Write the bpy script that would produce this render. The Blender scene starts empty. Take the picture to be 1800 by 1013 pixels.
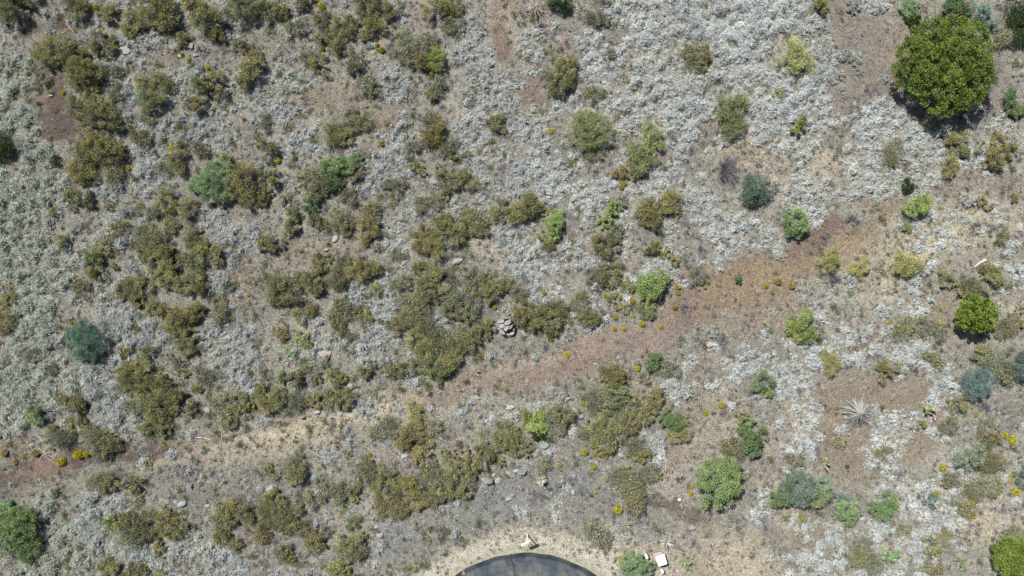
import bpy, math
import numpy as np
from math import radians as R, sin, cos, pi

rng = np.random.default_rng(7)

# ---------------------------------------------------------------- scale: 18 photo pixels to the metre, image centre above the origin
PX = 18.0
H = 66.667                       # flying height of the camera
CX, CY = 900.0, 506.5
scene = bpy.context.scene
col = scene.collection

cam_data = bpy.data.cameras.new("camera")
cam = bpy.data.objects.new("camera", cam_data)
col.objects.link(cam)
cam.location = (0, 0, H)
cam_data.sensor_width = 36.0
cam_data.lens = 24.0             # 100 m of ground across the frame
cam_data.clip_end = 3000
scene.camera = cam

SUN_EL, SHADOW = 52.5, (0.64, -0.768)        # shadows fall to the lower right
world = bpy.data.worlds.new("World")
scene.world = world
world.use_nodes = True
wn = world.node_tree.nodes
sky = wn.new("ShaderNodeTexSky")
sky.sky_type = 'NISHITA'
sky.sun_disc = False
sky.sun_elevation = R(SUN_EL)
sky.sun_rotation = math.atan2(-SHADOW[0], -SHADOW[1])
world.node_tree.links.new(sky.outputs[0], wn["Background"].inputs[0])
wn["Background"].inputs[1].default_value = 0.06

sun_data = bpy.data.lights.new("sun", 'SUN')
sun_data.energy = 5.0
sun_data.angle = R(0.5)
sun_data.color = (1.0, 0.975, 0.93)
sun = bpy.data.objects.new("sun", sun_data)
col.objects.link(sun)
sun.location = (-20, 30, 60)
import mathutils
ld = mathutils.Vector((SHADOW[0] * cos(R(SUN_EL)), SHADOW[1] * cos(R(SUN_EL)), -sin(R(SUN_EL))))
sun.rotation_euler = ld.to_track_quat('-Z', 'Y').to_euler()

vs = scene.view_settings
vs.view_transform = 'Standard'
vs.look = 'None'
vs.exposure = 0.5
vs.gamma = 1.0
vs.use_curve_mapping = False
scene.cycles.max_bounces = 5
scene.cycles.diffuse_bounces = 3
scene.cycles.transparent_max_bounces = 4


# ---------------------------------------------------------------- helpers
def gp(x, y, z=0.0):
    """photo position of something seen at height z -> where it stands on the ground (m)"""
    k = (H - z) / H
    return (x - CX) / PX * k, (CY - y) / PX * k


def vnoise(x, y, scale, seed=0, octaves=3):
    """smooth value noise, 0..1"""
    out = np.zeros_like(x, dtype=np.float64)
    amp, tot = 1.0, 0.0
    for o in range(octaves):
        r = np.random.default_rng(seed * 101 + o)
        tab = r.random((256, 256))
        u, v = x / scale, y / scale
        iu, iv = np.floor(u).astype(int), np.floor(v).astype(int)
        fu, fv = u - iu, v - iv
        fu, fv = fu * fu * (3 - 2 * fu), fv * fv * (3 - 2 * fv)
        a = tab[iu % 256, iv % 256]; b = tab[(iu + 1) % 256, iv % 256]
        c = tab[iu % 256, (iv + 1) % 256]; d = tab[(iu + 1) % 256, (iv + 1) % 256]
        out += amp * ((a * (1 - fu) + b * fu) * (1 - fv) + (c * (1 - fu) + d * fu) * fv)
        tot += amp; amp *= 0.5; scale *= 0.5
    return out / tot


def mesh_np(name, verts, faces, colors=None, mat=None, smooth=False):
    """verts (n,3), faces (m,k) all of one size, colors (n,3) per vertex"""
    me = bpy.data.meshes.new(name)
    verts = np.ascontiguousarray(verts, dtype=np.float32)
    faces = np.ascontiguousarray(faces, dtype=np.int32)
    n, (m, k) = len(verts), faces.shape
    me.vertices.add(n)
    me.vertices.foreach_set("co", verts.ravel())
    me.loops.add(m * k)
    me.loops.foreach_set("vertex_index", faces.ravel())
    me.polygons.add(m)
    me.polygons.foreach_set("loop_start", np.arange(0, m * k, k, dtype=np.int32))
    me.polygons.foreach_set("loop_total", np.full(m, k, dtype=np.int32))
    if smooth:
        me.polygons.foreach_set("use_smooth", np.ones(m, dtype=bool))
    if colors is not None:
        a = me.color_attributes.new("tint", 'FLOAT_COLOR', 'POINT')
        c4 = np.ones((n, 4), dtype=np.float32)
        c4[:, :3] = colors
        a.data.foreach_set("color", c4.ravel())
    me.update(calc_edges=True)
    me.validate()
    if mat:
        me.materials.append(mat)
    return me


def link(name, data, parent=None, loc=None, kind=None, label=None, cat=None, group=None):
    o = bpy.data.objects.new(name, data)
    col.objects.link(o)
    if parent: o.parent = parent
    if loc is not None: o.location = loc
    if kind: o["kind"] = kind
    if label: o["label"] = label
    if cat: o["category"] = cat
    if group: o["group"] = group
    return o


class NT:
    def __init__(s, name):
        s.m = bpy.data.materials.new(name)
        s.m.use_nodes = True
        s.t = s.m.node_tree
        s.t.nodes.clear()
        s.out = s.t.nodes.new("ShaderNodeOutputMaterial")

    def n(s, typ, **kw):
        nd = s.t.nodes.new("ShaderNode" + typ)
        for k, v in kw.items():
            if k in nd.inputs: nd.inputs[k].default_value = v
            else: setattr(nd, k, v)
        return nd

    def l(s, a, b):
        s.t.links.new(a, b)

    def mul(s, a, b):
        m = s.n("Mix", data_type='RGBA', blend_type='MULTIPLY')
        m.inputs[0].default_value = 1.0
        for src, i in ((a, 6), (b, 7)):
            if isinstance(src, tuple): m.inputs[i].default_value = src
            else: s.l(src, m.inputs[i])
        return m.outputs[2]

    def mix(s, f, a, b):
        m = s.n("Mix", data_type='RGBA')
        if isinstance(f, float): m.inputs[0].default_value = f
        else: s.l(f, m.inputs[0])
        for src, i in ((a, 6), (b, 7)):
            if isinstance(src, tuple): m.inputs[i].default_value = src
            else: s.l(src, m.inputs[i])
        return m.outputs[2]

    def noise(s, scale, detail=3, rough=0.6, coord='Object'):
        tc = s.n("TexCoord")
        nz = s.n("TexNoise")
        nz.inputs["Scale"].default_value = scale
        nz.inputs["Detail"].default_value = detail
        nz.inputs["Roughness"].default_value = rough
        s.l(tc.outputs[coord], nz.inputs["Vector"])
        return nz.outputs[0]

    def ramp(s, fac, stops):
        r = s.n("ValToRGB")
        e = r.color_ramp.elements
        while len(e) < len(stops): e.new(0.5)
        for el, (p, c) in zip(e, stops):
            el.position = p
            el.color = (*c, 1) if len(c) == 3 else c
        s.l(fac, r.inputs[0])
        return r.outputs[0]


def leaf_material(name, translucent=0.3, rough=0.65, objtint=True, spec=0.25):
    t = NT(name)
    at = t.n("Attribute", attribute_name="tint")
    c = at.outputs["Color"]
    if objtint:
        oi = t.n("ObjectInfo")
        c = t.mul(c, oi.outputs["Color"])
    p = t.n("BsdfPrincipled")
    t.l(c, p.inputs["Base Color"])
    p.inputs["Roughness"].default_value = rough
    p.inputs["Specular IOR Level"].default_value = spec
    tr = t.n("BsdfTranslucent")
    t.l(c, tr.inputs[0])
    ms = t.n("MixShader")
    ms.inputs[0].default_value = translucent
    t.l(p.outputs[0], ms.inputs[1]); t.l(tr.outputs[0], ms.inputs[2])
    t.l(ms.outputs[0], t.out.inputs[0])
    return t.m


def solid_material(name, color, rough=0.8, var=0.25, scale=6.0, spec=0.3, bump=0.3):
    t = NT(name)
    f = t.noise(scale, 6, 0.7)
    lo = tuple(c * (1 - var) for c in color); hi = tuple(min(1, c * (1 + var)) for c in color)
    c = t.ramp(f, [(0.3, lo), (0.7, hi)])
    p = t.n("BsdfPrincipled")
    t.l(c, p.inputs["Base Color"])
    p.inputs["Roughness"].default_value = rough
    p.inputs["Specular IOR Level"].default_value = spec
    if bump:
        b = t.n("Bump"); b.inputs["Strength"].default_value = bump; b.inputs["Distance"].default_value = 0.03
        t.l(f, b.inputs["Height"]); t.l(b.outputs[0], p.inputs["Normal"])
    t.l(p.outputs[0], t.out.inputs[0])
    return t.m


M_leaf = leaf_material("leaves")
M_cover = leaf_material("dry_blades", 0.35, 0.85, objtint=False, spec=0.1)
M_twig = leaf_material("twigs", 0.0, 0.9, spec=0.1)
# ---------------------------------------------------------------- what covers the ground, 30-photo-pixel squares (0 bare .. 9 closed silvery cover)
COVER = """
346544464464463 446646647444521 112446778887786 876117824443333
735336444474466 444545547365741 445655788878887 788211133333343
642244567746565 554545644644872 772676446667788 568713110000043
674324565456446 465344576457884 783377777844768 347711110000033
883333765775464 688634488546866 743487488887878 658714210000045
763134676444575 887433358444688 626458758786788 567722410000033
664233474355665 777333236734888 748766886887345 787866875421155
674125466756575 568645647637875 774458764673458 677658997563565
687233436655566 666745457538866 874457544637645 758448888868764
477653447655554 664444888654876 887655536653222 348358888848555
787645665665444 654444887544675 887565448764434 477587788733333
886656655445444 443334545544476 788677578886444 588778757345443
887555665457744 544545467457665 442564454358856 368643344445454
887654566446887 443453478444447 743564745646867 623333455555555
787554454445787 424433368444426 884764754745753 523222345665466
888644456444674 443345445444447 675676455445533 532334445656666
688645454544863 434447765444445 566446655653443 222353455545555
478765754655553 344458685444444 468654455422343 224544457644544
488656885544454 455645575454444 446664543222332 637544757530034
688523787644687 445744774544446 444466432222346 343456544430043
687523666655678 745754787444445 343342122237575 567876777643443
788775655755578 855644687444454 353211135464656 766575486685345
788655544665576 556444444443321 233211244655646 776222253884554
875457674444544 444455555344553 244333333733457 767256622785544
774445765445345 343234544455555 444434444433454 847356775734444
654454565445533 322345445444444 446434577333343 377465888454444
232244444333234 323455544454444 365444458443344 465537785256444
111123233344544 455454443444443 344545445423333 344413563374444
445544445454555 544434444444453 445434445332335 333212764744445
445666756455446 444444444455432 445433344332336 444322677755445
434566644455644 344544434544332 344333443222266 676554557765445
444677744457744 444444353334432 222234322231134 544765678854444
665677887577775 455433553222111 010123222321334 466366556545434
566665565577776 677544432111000 000001222231234 647765656554544
"""
rows = ["".join(r.split()) for r in COVER.strip().split("\n")]
assert len(rows) == 34 and all(len(r) == 60 for r in rows), [len(r) for r in rows]
COV = np.array([[int(c) for c in r] for r in rows], dtype=float)


def bil(grid, x, y):
    u = np.clip(x / 30.0 - 0.5, 0, grid.shape[1] - 1.001)
    v = np.clip(y / 30.0 - 0.5, 0, grid.shape[0] - 1.001)
    iu, iv = u.astype(int), v.astype(int)
    fu, fv = u - iu, v - iv
    return (grid[iv, iu] * (1 - fu) + grid[iv, iu + 1] * fu) * (1 - fv) + (grid[iv + 1, iu] * (1 - fu) + grid[iv + 1, iu + 1] * fu) * fv


def warp(x, y, amp=14, scale=45, seed=5):
    return x + (vnoise(x, y, scale, seed) - .5) * 2 * amp, y + (vnoise(x, y, scale, seed + 1) - .5) * 2 * amp


def cover(x, y):
    xx, yy = warp(x, y)
    return bil(COV, xx, yy)


# soils: x, y, rx, ry, angle (clockwise, degrees), colour, how bare
SOIL = dict(red=(.225, .184, .158), dark=(.100, .080, .068), orange=(.220, .174, .124), straw=(.39, .35, .26),
            grey=(.185, .190, .182), beige=(.43, .405, .34), brown=(.218, .188, .148), mauve=(.190, .172, .152),
            tan=(.29, .262, .212), rust=(.170, .130, .107))
SOILS = [
    (560, 748, 330, 34, -12, 'tan', .68), (590, 748, 60, 12, -8, 'red', .6), (505, 768, 50, 9, -4, 'brown', .6), (700, 715, 50, 12, -14, 'red', .5), (400, 770, 60, 12, -8, 'brown', .6), (480, 765, 120, 34, -8, 'tan', .6), (560, 735, 70, 22, -5, 'brown', .4), (700, 712, 90, 26, -10, 'tan', .5),
    (30, 838, 60, 26, -20, 'dark', .95), (90, 818, 60, 20, -12, 'rust', .9), (160, 800, 60, 17, -4, 'dark', .9), (250, 798, 80, 20, -8, 'dark', .85),
    (340, 775, 60, 12, -12, 'brown', .8), (15, 785, 40, 20, 5, 'rust', .7), (60, 830, 60, 14, -18, 'rust', .8),
    (790, 690, 70, 18, -14, 'red', .7), (870, 660, 70, 24, -12, 'red', .95), (960, 650, 95, 32, -14, 'red', .9), (1050, 620, 95, 32, -22, 'red', .9), (1000, 650, 120, 12, -17, 'rust', .5), (1090, 600, 90, 8, -20, 'rust', .6), (930, 640, 70, 7, -14, 'tan', .6), (1060, 600, 80, 22, -15, 'red', .9),
    (1140, 600, 70, 26, -20, 'red', 1), (1180, 570, 60, 34, -30, 'red', .9), (1230, 530, 60, 40, -35, 'rust', .8), (1180, 480, 30, 24, 0, 'rust', .6),
    (1290, 500, 90, 40, -24, 'orange', .9), (1340, 490, 80, 40, -10, 'orange', .9), (1400, 460, 60, 34, -28, 'orange', .95), (1440, 415, 60, 26, -32, 'rust', .9),
    (1500, 430, 50, 26, -35, 'orange', .9), (1350, 540, 60, 40, 0, 'orange', .6), (1310, 575, 60, 30, 0, 'brown', .5),
    (1560, 350, 50, 20, -25, 'rust', .7), (1570, 375, 40, 24, -10, 'orange', .5), (1720, 320, 90, 22, -3, 'red', .7), (1660, 365, 50, 20, 0, 'brown', .5),
    (1570, 460, 100, 60, -25, 'straw', .45), (1650, 400, 90, 45, -10, 'straw', .45), (1600, 500, 90, 40, 0, 'tan', .4), (1730, 390, 70, 50, 0, 'straw', .35),
    (1640, 520, 60, 30, 10, 'brown', .6), (1650, 560, 30, 30, 20, 'brown', .7), (1530, 600, 60, 22, -20, 'brown', .5), (1505, 610, 22, 14, -40, 'rust', .8),
    (1560, 690, 120, 32, 4, 'brown', 1), (1600, 640, 60, 22, -20, 'rust', .5), (1620, 640, 14, 30, 20, 'rust', .5), (1480, 690, 70, 34, 0, 'brown', .8), (1500, 790, 60, 60, 20, 'brown', 1), (1470, 750, 50, 50, 0, 'brown', .8),
    (1615, 785, 42, 26, -35, 'brown', 1), (1650, 730, 26, 16, -60, 'red', .9), (1420, 940, 60, 40, 20, 'brown', .8), (1380, 900, 30, 40, 0, 'tan', .6), (1390, 740, 30, 40, 0, 'tan', .7), (1355, 800, 26, 60, 10, 'tan', .7),
    (1240, 690, 70, 60, 0, 'brown', .55), (1270, 740, 60, 60, 0, 'tan', .6), (1220, 800, 50, 40, 0, 'tan', .6), (1160, 860, 60, 30, 0, 'tan', .6),
    (1200, 900, 60, 14, 25, 'dark', .7), (1260, 935, 46, 16, 25, 'dark', .8), (1150, 885, 24, 10, 30, 'dark', .7), (1290, 960, 60, 40, 15, 'tan', .8), (1230, 960, 90, 40, 0, 'tan', .8), (1210, 1000, 120, 40, 0, 'tan', .8), (1310, 1000, 60, 40, 0, 'straw', .6),
    (1520, 90, 70, 75, 10, 'mauve', 1), (1480, 160, 40, 50, 20, 'mauve', .9), (1505, 20, 45, 40, 0, 'mauve', .9), (1650, 110, 95, 90, 0, 'brown', .9), (1750, 150, 30, 60, -10, 'mauve', .8), (1765, 60, 36, 40, 0, 'mauve', .6), (1560, 160, 30, 40, 0, 'mauve', .9),
    (1440, 240, 60, 26, 10, 'brown', .5), (1440, 290, 40, 30, 0, 'straw', .5), (1310, 255, 60, 40, 10, 'straw', .5), (1310, 270, 50, 30, 0, 'brown', .5), (1390, 300, 60, 30, 0, 'tan', .5),
    (875, 25, 17, 62, -4, 'red', .95), (880, 75, 16, 34, 3, 'rust', .9), (900, 20, 20, 26, 0, 'orange', .7), (905, 60, 14, 40, 0, 'tan', .5), (945, 130, 14, 30, 5, 'rust', .7), (932, 165, 20, 26, 0, 'rust', .8), (930, 195, 13, 16, 0, 'orange', .7), (990, 75, 18, 20, 0, 'red', .7),
    (1220, 220, 50, 30, 10, 'brown', .5), (1190, 290, 40, 24, 0, 'rust', .35), (1130, 60, 40, 16, 10, 'brown', .5),
    (735, 30, 30, 22, 0, 'red', .7), (600, 170, 70, 28, 5, 'brown', .6), (690, 170, 50, 30, 10, 'rust', .5), (645, 230, 60, 30, -20, 'brown', .5), (690, 220, 40, 14, -20, 'rust', .4), (525, 240, 12, 60, -10, 'rust', .5), (540, 180, 50, 22, 0, 'rust', .4), (590, 155, 12, 8, 0, 'rust', .6),
    (100, 175, 26, 40, -20, 'dark', .9), (110, 225, 46, 24, 10, 'dark', .9), (80, 160, 16, 26, 0, 'rust', .8), (50, 60, 30, 8, -30, 'dark', .8), (110, 42, 26, 12, -35, 'dark', .9), (120, 55, 26, 10, -15, 'rust', .7), (70, 75, 26, 12, -20, 'brown', .6),
    (310, 98, 16, 8, 0, 'rust', .8), (365, 98, 12, 10, 0, 'rust', .7), (240, 4, 8, 8, 0, 'dark', .9), (200, 35, 6, 22, 0, 'rust', .7), (298, 172, 14, 10, 0, 'dark', .6), (225, 255, 16, 10, 0, 'red', .6), (10, 190, 20, 10, 0, 'rust', .5), (30, 475, 14, 40, -5, 'mauve', .5),
    (10, 448, 14, 12, 0, 'rust', .7), (200, 575, 24, 18, 10, 'brown', .6), (195, 580, 12, 30, 20, 'rust', .5), (420, 470, 18, 34, -10, 'rust', .6), (440, 490, 26, 14, -20, 'brown', .6), (505, 430, 26, 16, -15, 'rust', .8), (500, 455, 40, 16, -5, 'brown', .6), (600, 435, 70, 22, -10, 'brown', .7), (550, 520, 30, 14, 0, 'mauve', .6), (590, 300, 12, 10, 0, 'rust', .4),
    (430, 535, 30, 16, 0, 'rust', .4), (860, 420, 40, 36, 0, 'tan', .7), (900, 480, 20, 14, 0, 'rust', .5), (930, 460, 50, 22, 10, 'mauve', .5), (1000, 440, 24, 50, 0, 'rust', .5), (1010, 370, 22, 50, 0, 'mauve', .6), (1100, 450, 26, 50, 0, 'brown', .5), (960, 25, 12, 24, 0, 'red', .6),
    (520, 755, 110, 16, -8, 'straw', .6), (640, 722, 80, 14, -9, 'straw', .5), (870, 890, 110, 34, -22, 'grey', .85), (940, 865, 60, 20, -10, 'grey', .8), (800, 900, 60, 40, -10, 'grey', .6), (700, 950, 50, 26, 10, 'grey', .7), (960, 850, 90, 34, 0, 'grey', .5), (1070, 890, 60, 40, 0, 'grey', .6), (1140, 930, 50, 22, -5, 'grey', .7), (1040, 850, 30, 40, 0, 'grey', .5), (490, 870, 60, 30, 0, 'grey', .25), (470, 740, 50, 16, 0, 'grey', .3), (720, 960, 70, 30, -20, 'grey', .6),
    (1080, 960, 40, 40, 0, 'beige', .4), (790, 995, 60, 20, -25, 'beige', .7), (1110, 1030, 70, 60, 0, 'beige', .5),
    (180, 990, 90, 26, 0, 'grey', .1), (1180, 800, 24, 16, 0, 'red', .6), (1080, 700, 30, 14, 0, 'brown', .3), (900, 840, 40, 20, 0, 'rust', .2), (90, 860, 70, 12, -10, 'mauve', .6), (1790, 520, 26, 14, 0, 'red', .5), (1770, 880, 40, 30, 0, 'tan', .5), (1690, 930, 40, 50, 0, 'tan', .4), (1600, 930, 60, 40, 0, 'tan', .35), (1740, 930, 50, 30, 0, 'straw', .5),
]
ROAD_C, ROAD_R = (925.0, 1188.0), 215.0


def soil(x, y):
    """colour (n,3) and bareness (n) of the ground at photo positions"""
    wx, wy = warp(x, y, 16, 34, 21)
    wx, wy = warp(wx, wy, 9, 9, 31)
    n1 = vnoise(x, y, 90, 41)[:, None]; n2 = vnoise(x, y, 22, 43)[:, None]
    a, b = np.array((.180, .172, .155)), np.array((.255, .245, .210))
    rt = np.clip((x - 1000) / 600, 0, 1)[:, None]; a = a * (1 + .12 * rt); b = b * (1 + .15 * rt)
    c = a + (b - a) * n1
    c = c * (0.8 + 0.4 * n2)
    left = np.clip((500 - x) / 500, 0, 1)[:, None]
    c = c * (1 - 0.12 * left)
    bare = np.zeros_like(x)
    for (sx, sy, rx, ry, ang, key, st) in SOILS:
        ca, sa = cos(R(ang)), sin(R(ang))
        dx, dy = wx - sx, wy - sy
        u, v = (dx * ca + dy * sa) / rx, (-dx * sa + dy * ca) / ry
        d = np.sqrt(u * u + v * v)
        w = np.clip((1.35 - d) / 0.75, 0, 1)
        w = w * w * (3 - 2 * w)
        w *= min(1, st * 1.1)
        k = np.array(SOIL[key]) * (0.86 + 0.28 * n2)
        c = c + (k - c) * w[:, None]
        bare = np.maximum(bare, w * st)
    # the pale shoulder of graded gravel round the turning circle
    dr = np.hypot(.5 * (wx + x) - ROAD_C[0], .5 * (wy + y) - ROAD_C[1])
    w = np.clip((ROAD_R + 58 - dr) / 34, 0, 1) * (1 - .5 * np.clip((wx - 1060) / 60, 0, 1))
    c = c + (np.array(SOIL['beige']) * (.84 + .3 * n2) - c) * (w[:, None] * .9)
    bare = np.maximum(bare, w * .72)
    # green-grey crust right against the asphalt
    w = np.clip(1 - np.abs(dr - ROAD_R - 4) / 9, 0, 1) * .6
    c = c + (np.array((.27, .27, .16)) - c) * w[:, None]
    return c, bare


def road_mask(x, y, pad=0):
    return (np.hypot(x - ROAD_C[0], y - ROAD_C[1]) < ROAD_R + pad)


# gentle folds of the slope; everything stands on this
def relief(X, Y):
    x, y = X * PX + CX, CY - Y * PX
    z = (vnoise(x, y, 160, 61, 2) - .5) * 0.5 + (vnoise(x, y, 26, 63, 2) - .5) * 0.14
    fade = np.clip((np.hypot(x - ROAD_C[0], y - ROAD_C[1]) - ROAD_R - 8) / 90, 0, 1)
    return z * fade


def rz(X, Y):
    return float(relief(np.array([X]), np.array([Y]))[0])


def place(x, y, z=0.0):
    X, Y = gp(x, y, z)
    return (X, Y, rz(X, Y) - 0.01)


# ---------------------------------------------------------------- the ground, one sheet to the horizon
inner_x = np.arange(-56, 56.01, 0.22); inner_y = np.arange(-34, 34.01, 0.22)
ext = np.array([1.5, 4, 9, 18, 40, 90, 200, 450, 1000.])
gx = np.concatenate([-56 - ext[::-1], inner_x, inner_x[-1] + ext])
gy = np.concatenate([-34 - ext[::-1], inner_y, inner_y[-1] + ext])
GX, GY = np.meshgrid(gx, gy)
X, Y = GX.ravel(), GY.ravel()
Z = relief(X, Y)
cc, bare_ = soil(X * PX + CX, CY - Y * PX)
Z = Z + (vnoise(X * PX, Y * PX, 8, 71, 2) - .5) * 0.05 * np.clip((np.hypot(X * PX + CX - ROAD_C[0], CY - Y * PX - ROAD_C[1]) - ROAD_R - 4) / 20, 0, 1)
nx, ny = len(gx), len(gy)
idx = np.arange(nx * ny).reshape(ny, nx)
F = np.stack([idx[:-1, :-1], idx[:-1, 1:], idx[1:, 1:], idx[1:, :-1]], -1).reshape(-1, 4)

t = NT("soil")
at = t.n("Attribute", attribute_name="tint")
f1 = t.noise(9.0, 5, 0.75); f2 = t.noise(2.2, 4, 0.6); f3 = t.noise(15.0, 2, 0.6)
g1 = t.ramp(f1, [(0.30, (.42, .40, .38)), (0.47, (.92, .92, .92)), (0.6, (1.12, 1.10, 1.06)), (0.72, (1.55, 1.5, 1.4))])
g2 = t.ramp(f2, [(0.3, (.78, .76, .76)), (0.7, (1.2, 1.19, 1.16))])
g3 = t.ramp(f3, [(0.36, (.30, .28, .27)), (0.48, (1.0, 1.0, 1.0)), (0.68, (1.75, 1.75, 1.7))])
c = t.mul(t.mul(t.mul(at.outputs["Color"], g1), g2), g3)
p = t.n("BsdfPrincipled"); t.l(c, p.inputs["Base Color"])
p.inputs["Roughness"].default_value = 0.95; p.inputs["Specular IOR Level"].default_value = 0.1
b = t.n("Bump"); b.inputs["Strength"].default_value = 0.9; b.inputs["Distance"].default_value = 0.12
t.l(f1, b.inputs["Height"]); t.l(b.outputs[0], p.inputs["Normal"])
t.l(p.outputs[0], t.out.inputs[0])
M_soil = t.m
me = mesh_np("ground", np.stack([X, Y, Z], 1), F, cc, M_soil, smooth=True)
link("ground", me, kind="structure", label="dry stony ground with a reddish dirt trail running across it")
# ---------------------------------------------------------------- asphalt turning circle
def road_obj():
    n = 160
    cx, cy = gp(*ROAD_C)
    rr = ROAD_R / PX
    ang = np.linspace(0, 2 * pi, n, endpoint=False)
    wob = 1 + (vnoise(np.cos(ang) * 8 + 20, np.sin(ang) * 8 + 20, 1.0, 81) - .5) * 0.016
    radii = [0, .25, .5, .75, .9, .955, .975, 1.0, 1.012]
    V = [(cx, cy, 0.03)]; C = [(.125, .13, .13)]
    for r in radii[1:]:
        for a, w in zip(ang, wob):
            V.append((cx + cos(a) * rr * r * w, cy + sin(a) * rr * r * w, 0.03 if r <= 1 else -0.08))
            C.append((.05, .058, .064) if r > .965 else (.125, .13, .13))
    faces = []
    for i in range(n): faces.append((0, 1 + i, 1 + (i + 1) % n, 0))
    V = np.array(V); C = np.array(C)
    quads = []
    for k in range(len(radii) - 2):
        a0 = 1 + k * n; b0 = a0 + n
        for i in range(n):
            j = (i + 1) % n
            quads.append((a0 + i, b0 + i, b0 + j, a0 + j))
    me = bpy.data.meshes.new("turning_circle")
    me.from_pydata(V.tolist(), [], [(0, 1 + i, 1 + (i + 1) % n) for i in range(n)] + quads)
    a = me.color_attributes.new("tint", 'FLOAT_COLOR', 'POINT')
    a.data.foreach_set("color", np.concatenate([C, np.ones((len(C), 1))], 1).astype(np.float32).ravel())
    t = NT("asphalt")
    at = t.n("Attribute", attribute_name="tint")
    f = t.noise(0.62, 3, 0.55); g = t.noise(30, 2, .6); h = t.noise(3.0, 4, .6)
    patch = t.ramp(f, [(0.42, (.42, .50, .60)), (0.60, (.95, .95, .88))])
    grain = t.ramp(g, [(0.3, (.75, .75, .75)), (0.7, (1.25, 1.25, 1.25))])
    mott = t.ramp(h, [(0.35, (.85, .85, .87)), (0.65, (1.12, 1.12, 1.1))])
    c = t.mul(t.mul(t.mul(at.outputs[0], patch), grain), mott)
    p = t.n("BsdfPrincipled"); t.l(c, p.inputs[0]); p.inputs["Roughness"].default_value = .9
    p.inputs["Specular IOR Level"].default_value = .2
    b = t.n("Bump"); b.inputs["Strength"].default_value = .5; b.inputs["Distance"].default_value = .02
    t.l(g, b.inputs["Height"]); t.l(b.outputs[0], p.inputs["Normal"])
    t.l(p.outputs[0], t.out.inputs[0])
    me.materials.append(t.m)
    o = link("road", me, kind="structure", label="round asphalt turning circle with mottled grey patches and a dark rim")
    # the tar-sealed crack that runs down from the rim
    pts = [(898.3, 972), (898.6, 978), (899.3, 984), (901, 990), (903, 995), (904.3, 1001), (904.6, 1008), (905.3, 1016), (907, 1030), (905, 1050), (908, 1080)]
    vv, ff = [], []
    for i, (x, y) in enumerate(pts):
        wd = (.9 + .35 * sin(i * 2.1)) * (.6 if i == 0 else 1)
        for s in (-1, 1):
            X_, Y_ = gp(x + s * wd, y); vv.append((X_, Y_, 0.0345))
        if i: ff.append((2 * i - 2, 2 * i - 1, 2 * i + 1, 2 * i))
    me2 = bpy.data.meshes.new("crack"); me2.from_pydata(vv, [], ff)
    me2.materials.append(solid_material("tar", (.022, .026, .03), .6, .2, 8))
    link("tar_sealed_crack", me2, parent=o, label="black sealed crack running in from the rim of the asphalt")
road_obj()


# ---------------------------------------------------------------- tufts: many fine blades rising out of a low mound
def tufts(cx, cy, rad, hgt, nbl, colr, blade_len=0.5, blade_w=1.0, spread=1.0, colvar=.22, seed=0, flat=0.0):
    """all in photo px; returns verts, faces, colours of one-triangle blades"""
    r = np.random.default_rng(seed)
    N = len(cx)
    rep = np.repeat(np.arange(N), nbl)
    M = len(rep)
    # direction over the hemisphere (more blades point up)
    az = r.random(M) * 2 * pi
    u = np.sqrt(r.random(M)) * spread                 # 0 centre .. 1 edge in plan
    u = np.clip(u, 0, 1.15)
    R_, H_ = rad[rep], hgt[rep]
    # lumpy tuft: each has its own few lobes
    lob = 1 + .28 * np.sin(az * 2 + (rep * 1.7) % 6.28) + .18 * np.sin(az * 3 + (rep * 2.9) % 6.28)
    tipx = cx[rep] + np.cos(az) * u * R_ * lob
    tipy = cy[rep] + np.sin(az) * u * R_ * lob
    tipz = H_ * np.sqrt(np.clip(1.02 - np.clip(u, 0, 1) ** 2, 0.02, 1)) * (0.65 + .45 * r.random(M))
    L = blade_len * R_ * (0.6 + .8 * r.random(M))
    # blades lean outwards, with scatter
    az2 = az + r.normal(0, .8, M)
    lean = 0.35 + .75 * u + r.normal(0, .25, M)
    dx, dy, dz = np.cos(az2) * np.sin(lean), np.sin(az2) * np.sin(lean), np.cos(lean) * (1 - flat)
    bx, by, bz = tipx - dx * L, tipy - dy * L, np.maximum(tipz - dz * L, 0.0)
    wv = az2 + pi / 2 + r.normal(0, .5, M)
    wd = blade_w * (0.6 + .8 * r.random(M)) * .5
    px_, py_, pz_ = np.cos(wv) * wd, np.sin(wv) * wd, r.normal(0, .35, M) * wd
    P = np.empty((M, 3, 3))
    P[:, 0] = np.stack([bx - px_, by - py_, bz - pz_], 1)
    P[:, 1] = np.stack([bx + px_, by + py_, bz + pz_], 1)
    P[:, 2] = np.stack([tipx, tipy, tipz], 1)
    V = P.reshape(-1, 3)
    z = V[:, 2] / PX
    X = (V[:, 0] - CX) / PX; Y = (CY - V[:, 1]) / PX
    gz = relief((cx - CX) / PX, (CY - cy) / PX)[rep].repeat(3)
    C = colr[rep] * (1 + r.normal(0, colvar, M))[:, None]
    C = np.clip(C, .01, .95).repeat(3, 0)
    return np.stack([X, Y, z + gz - .01], 1), np.arange(M * 3).reshape(M, 3), C


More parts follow.
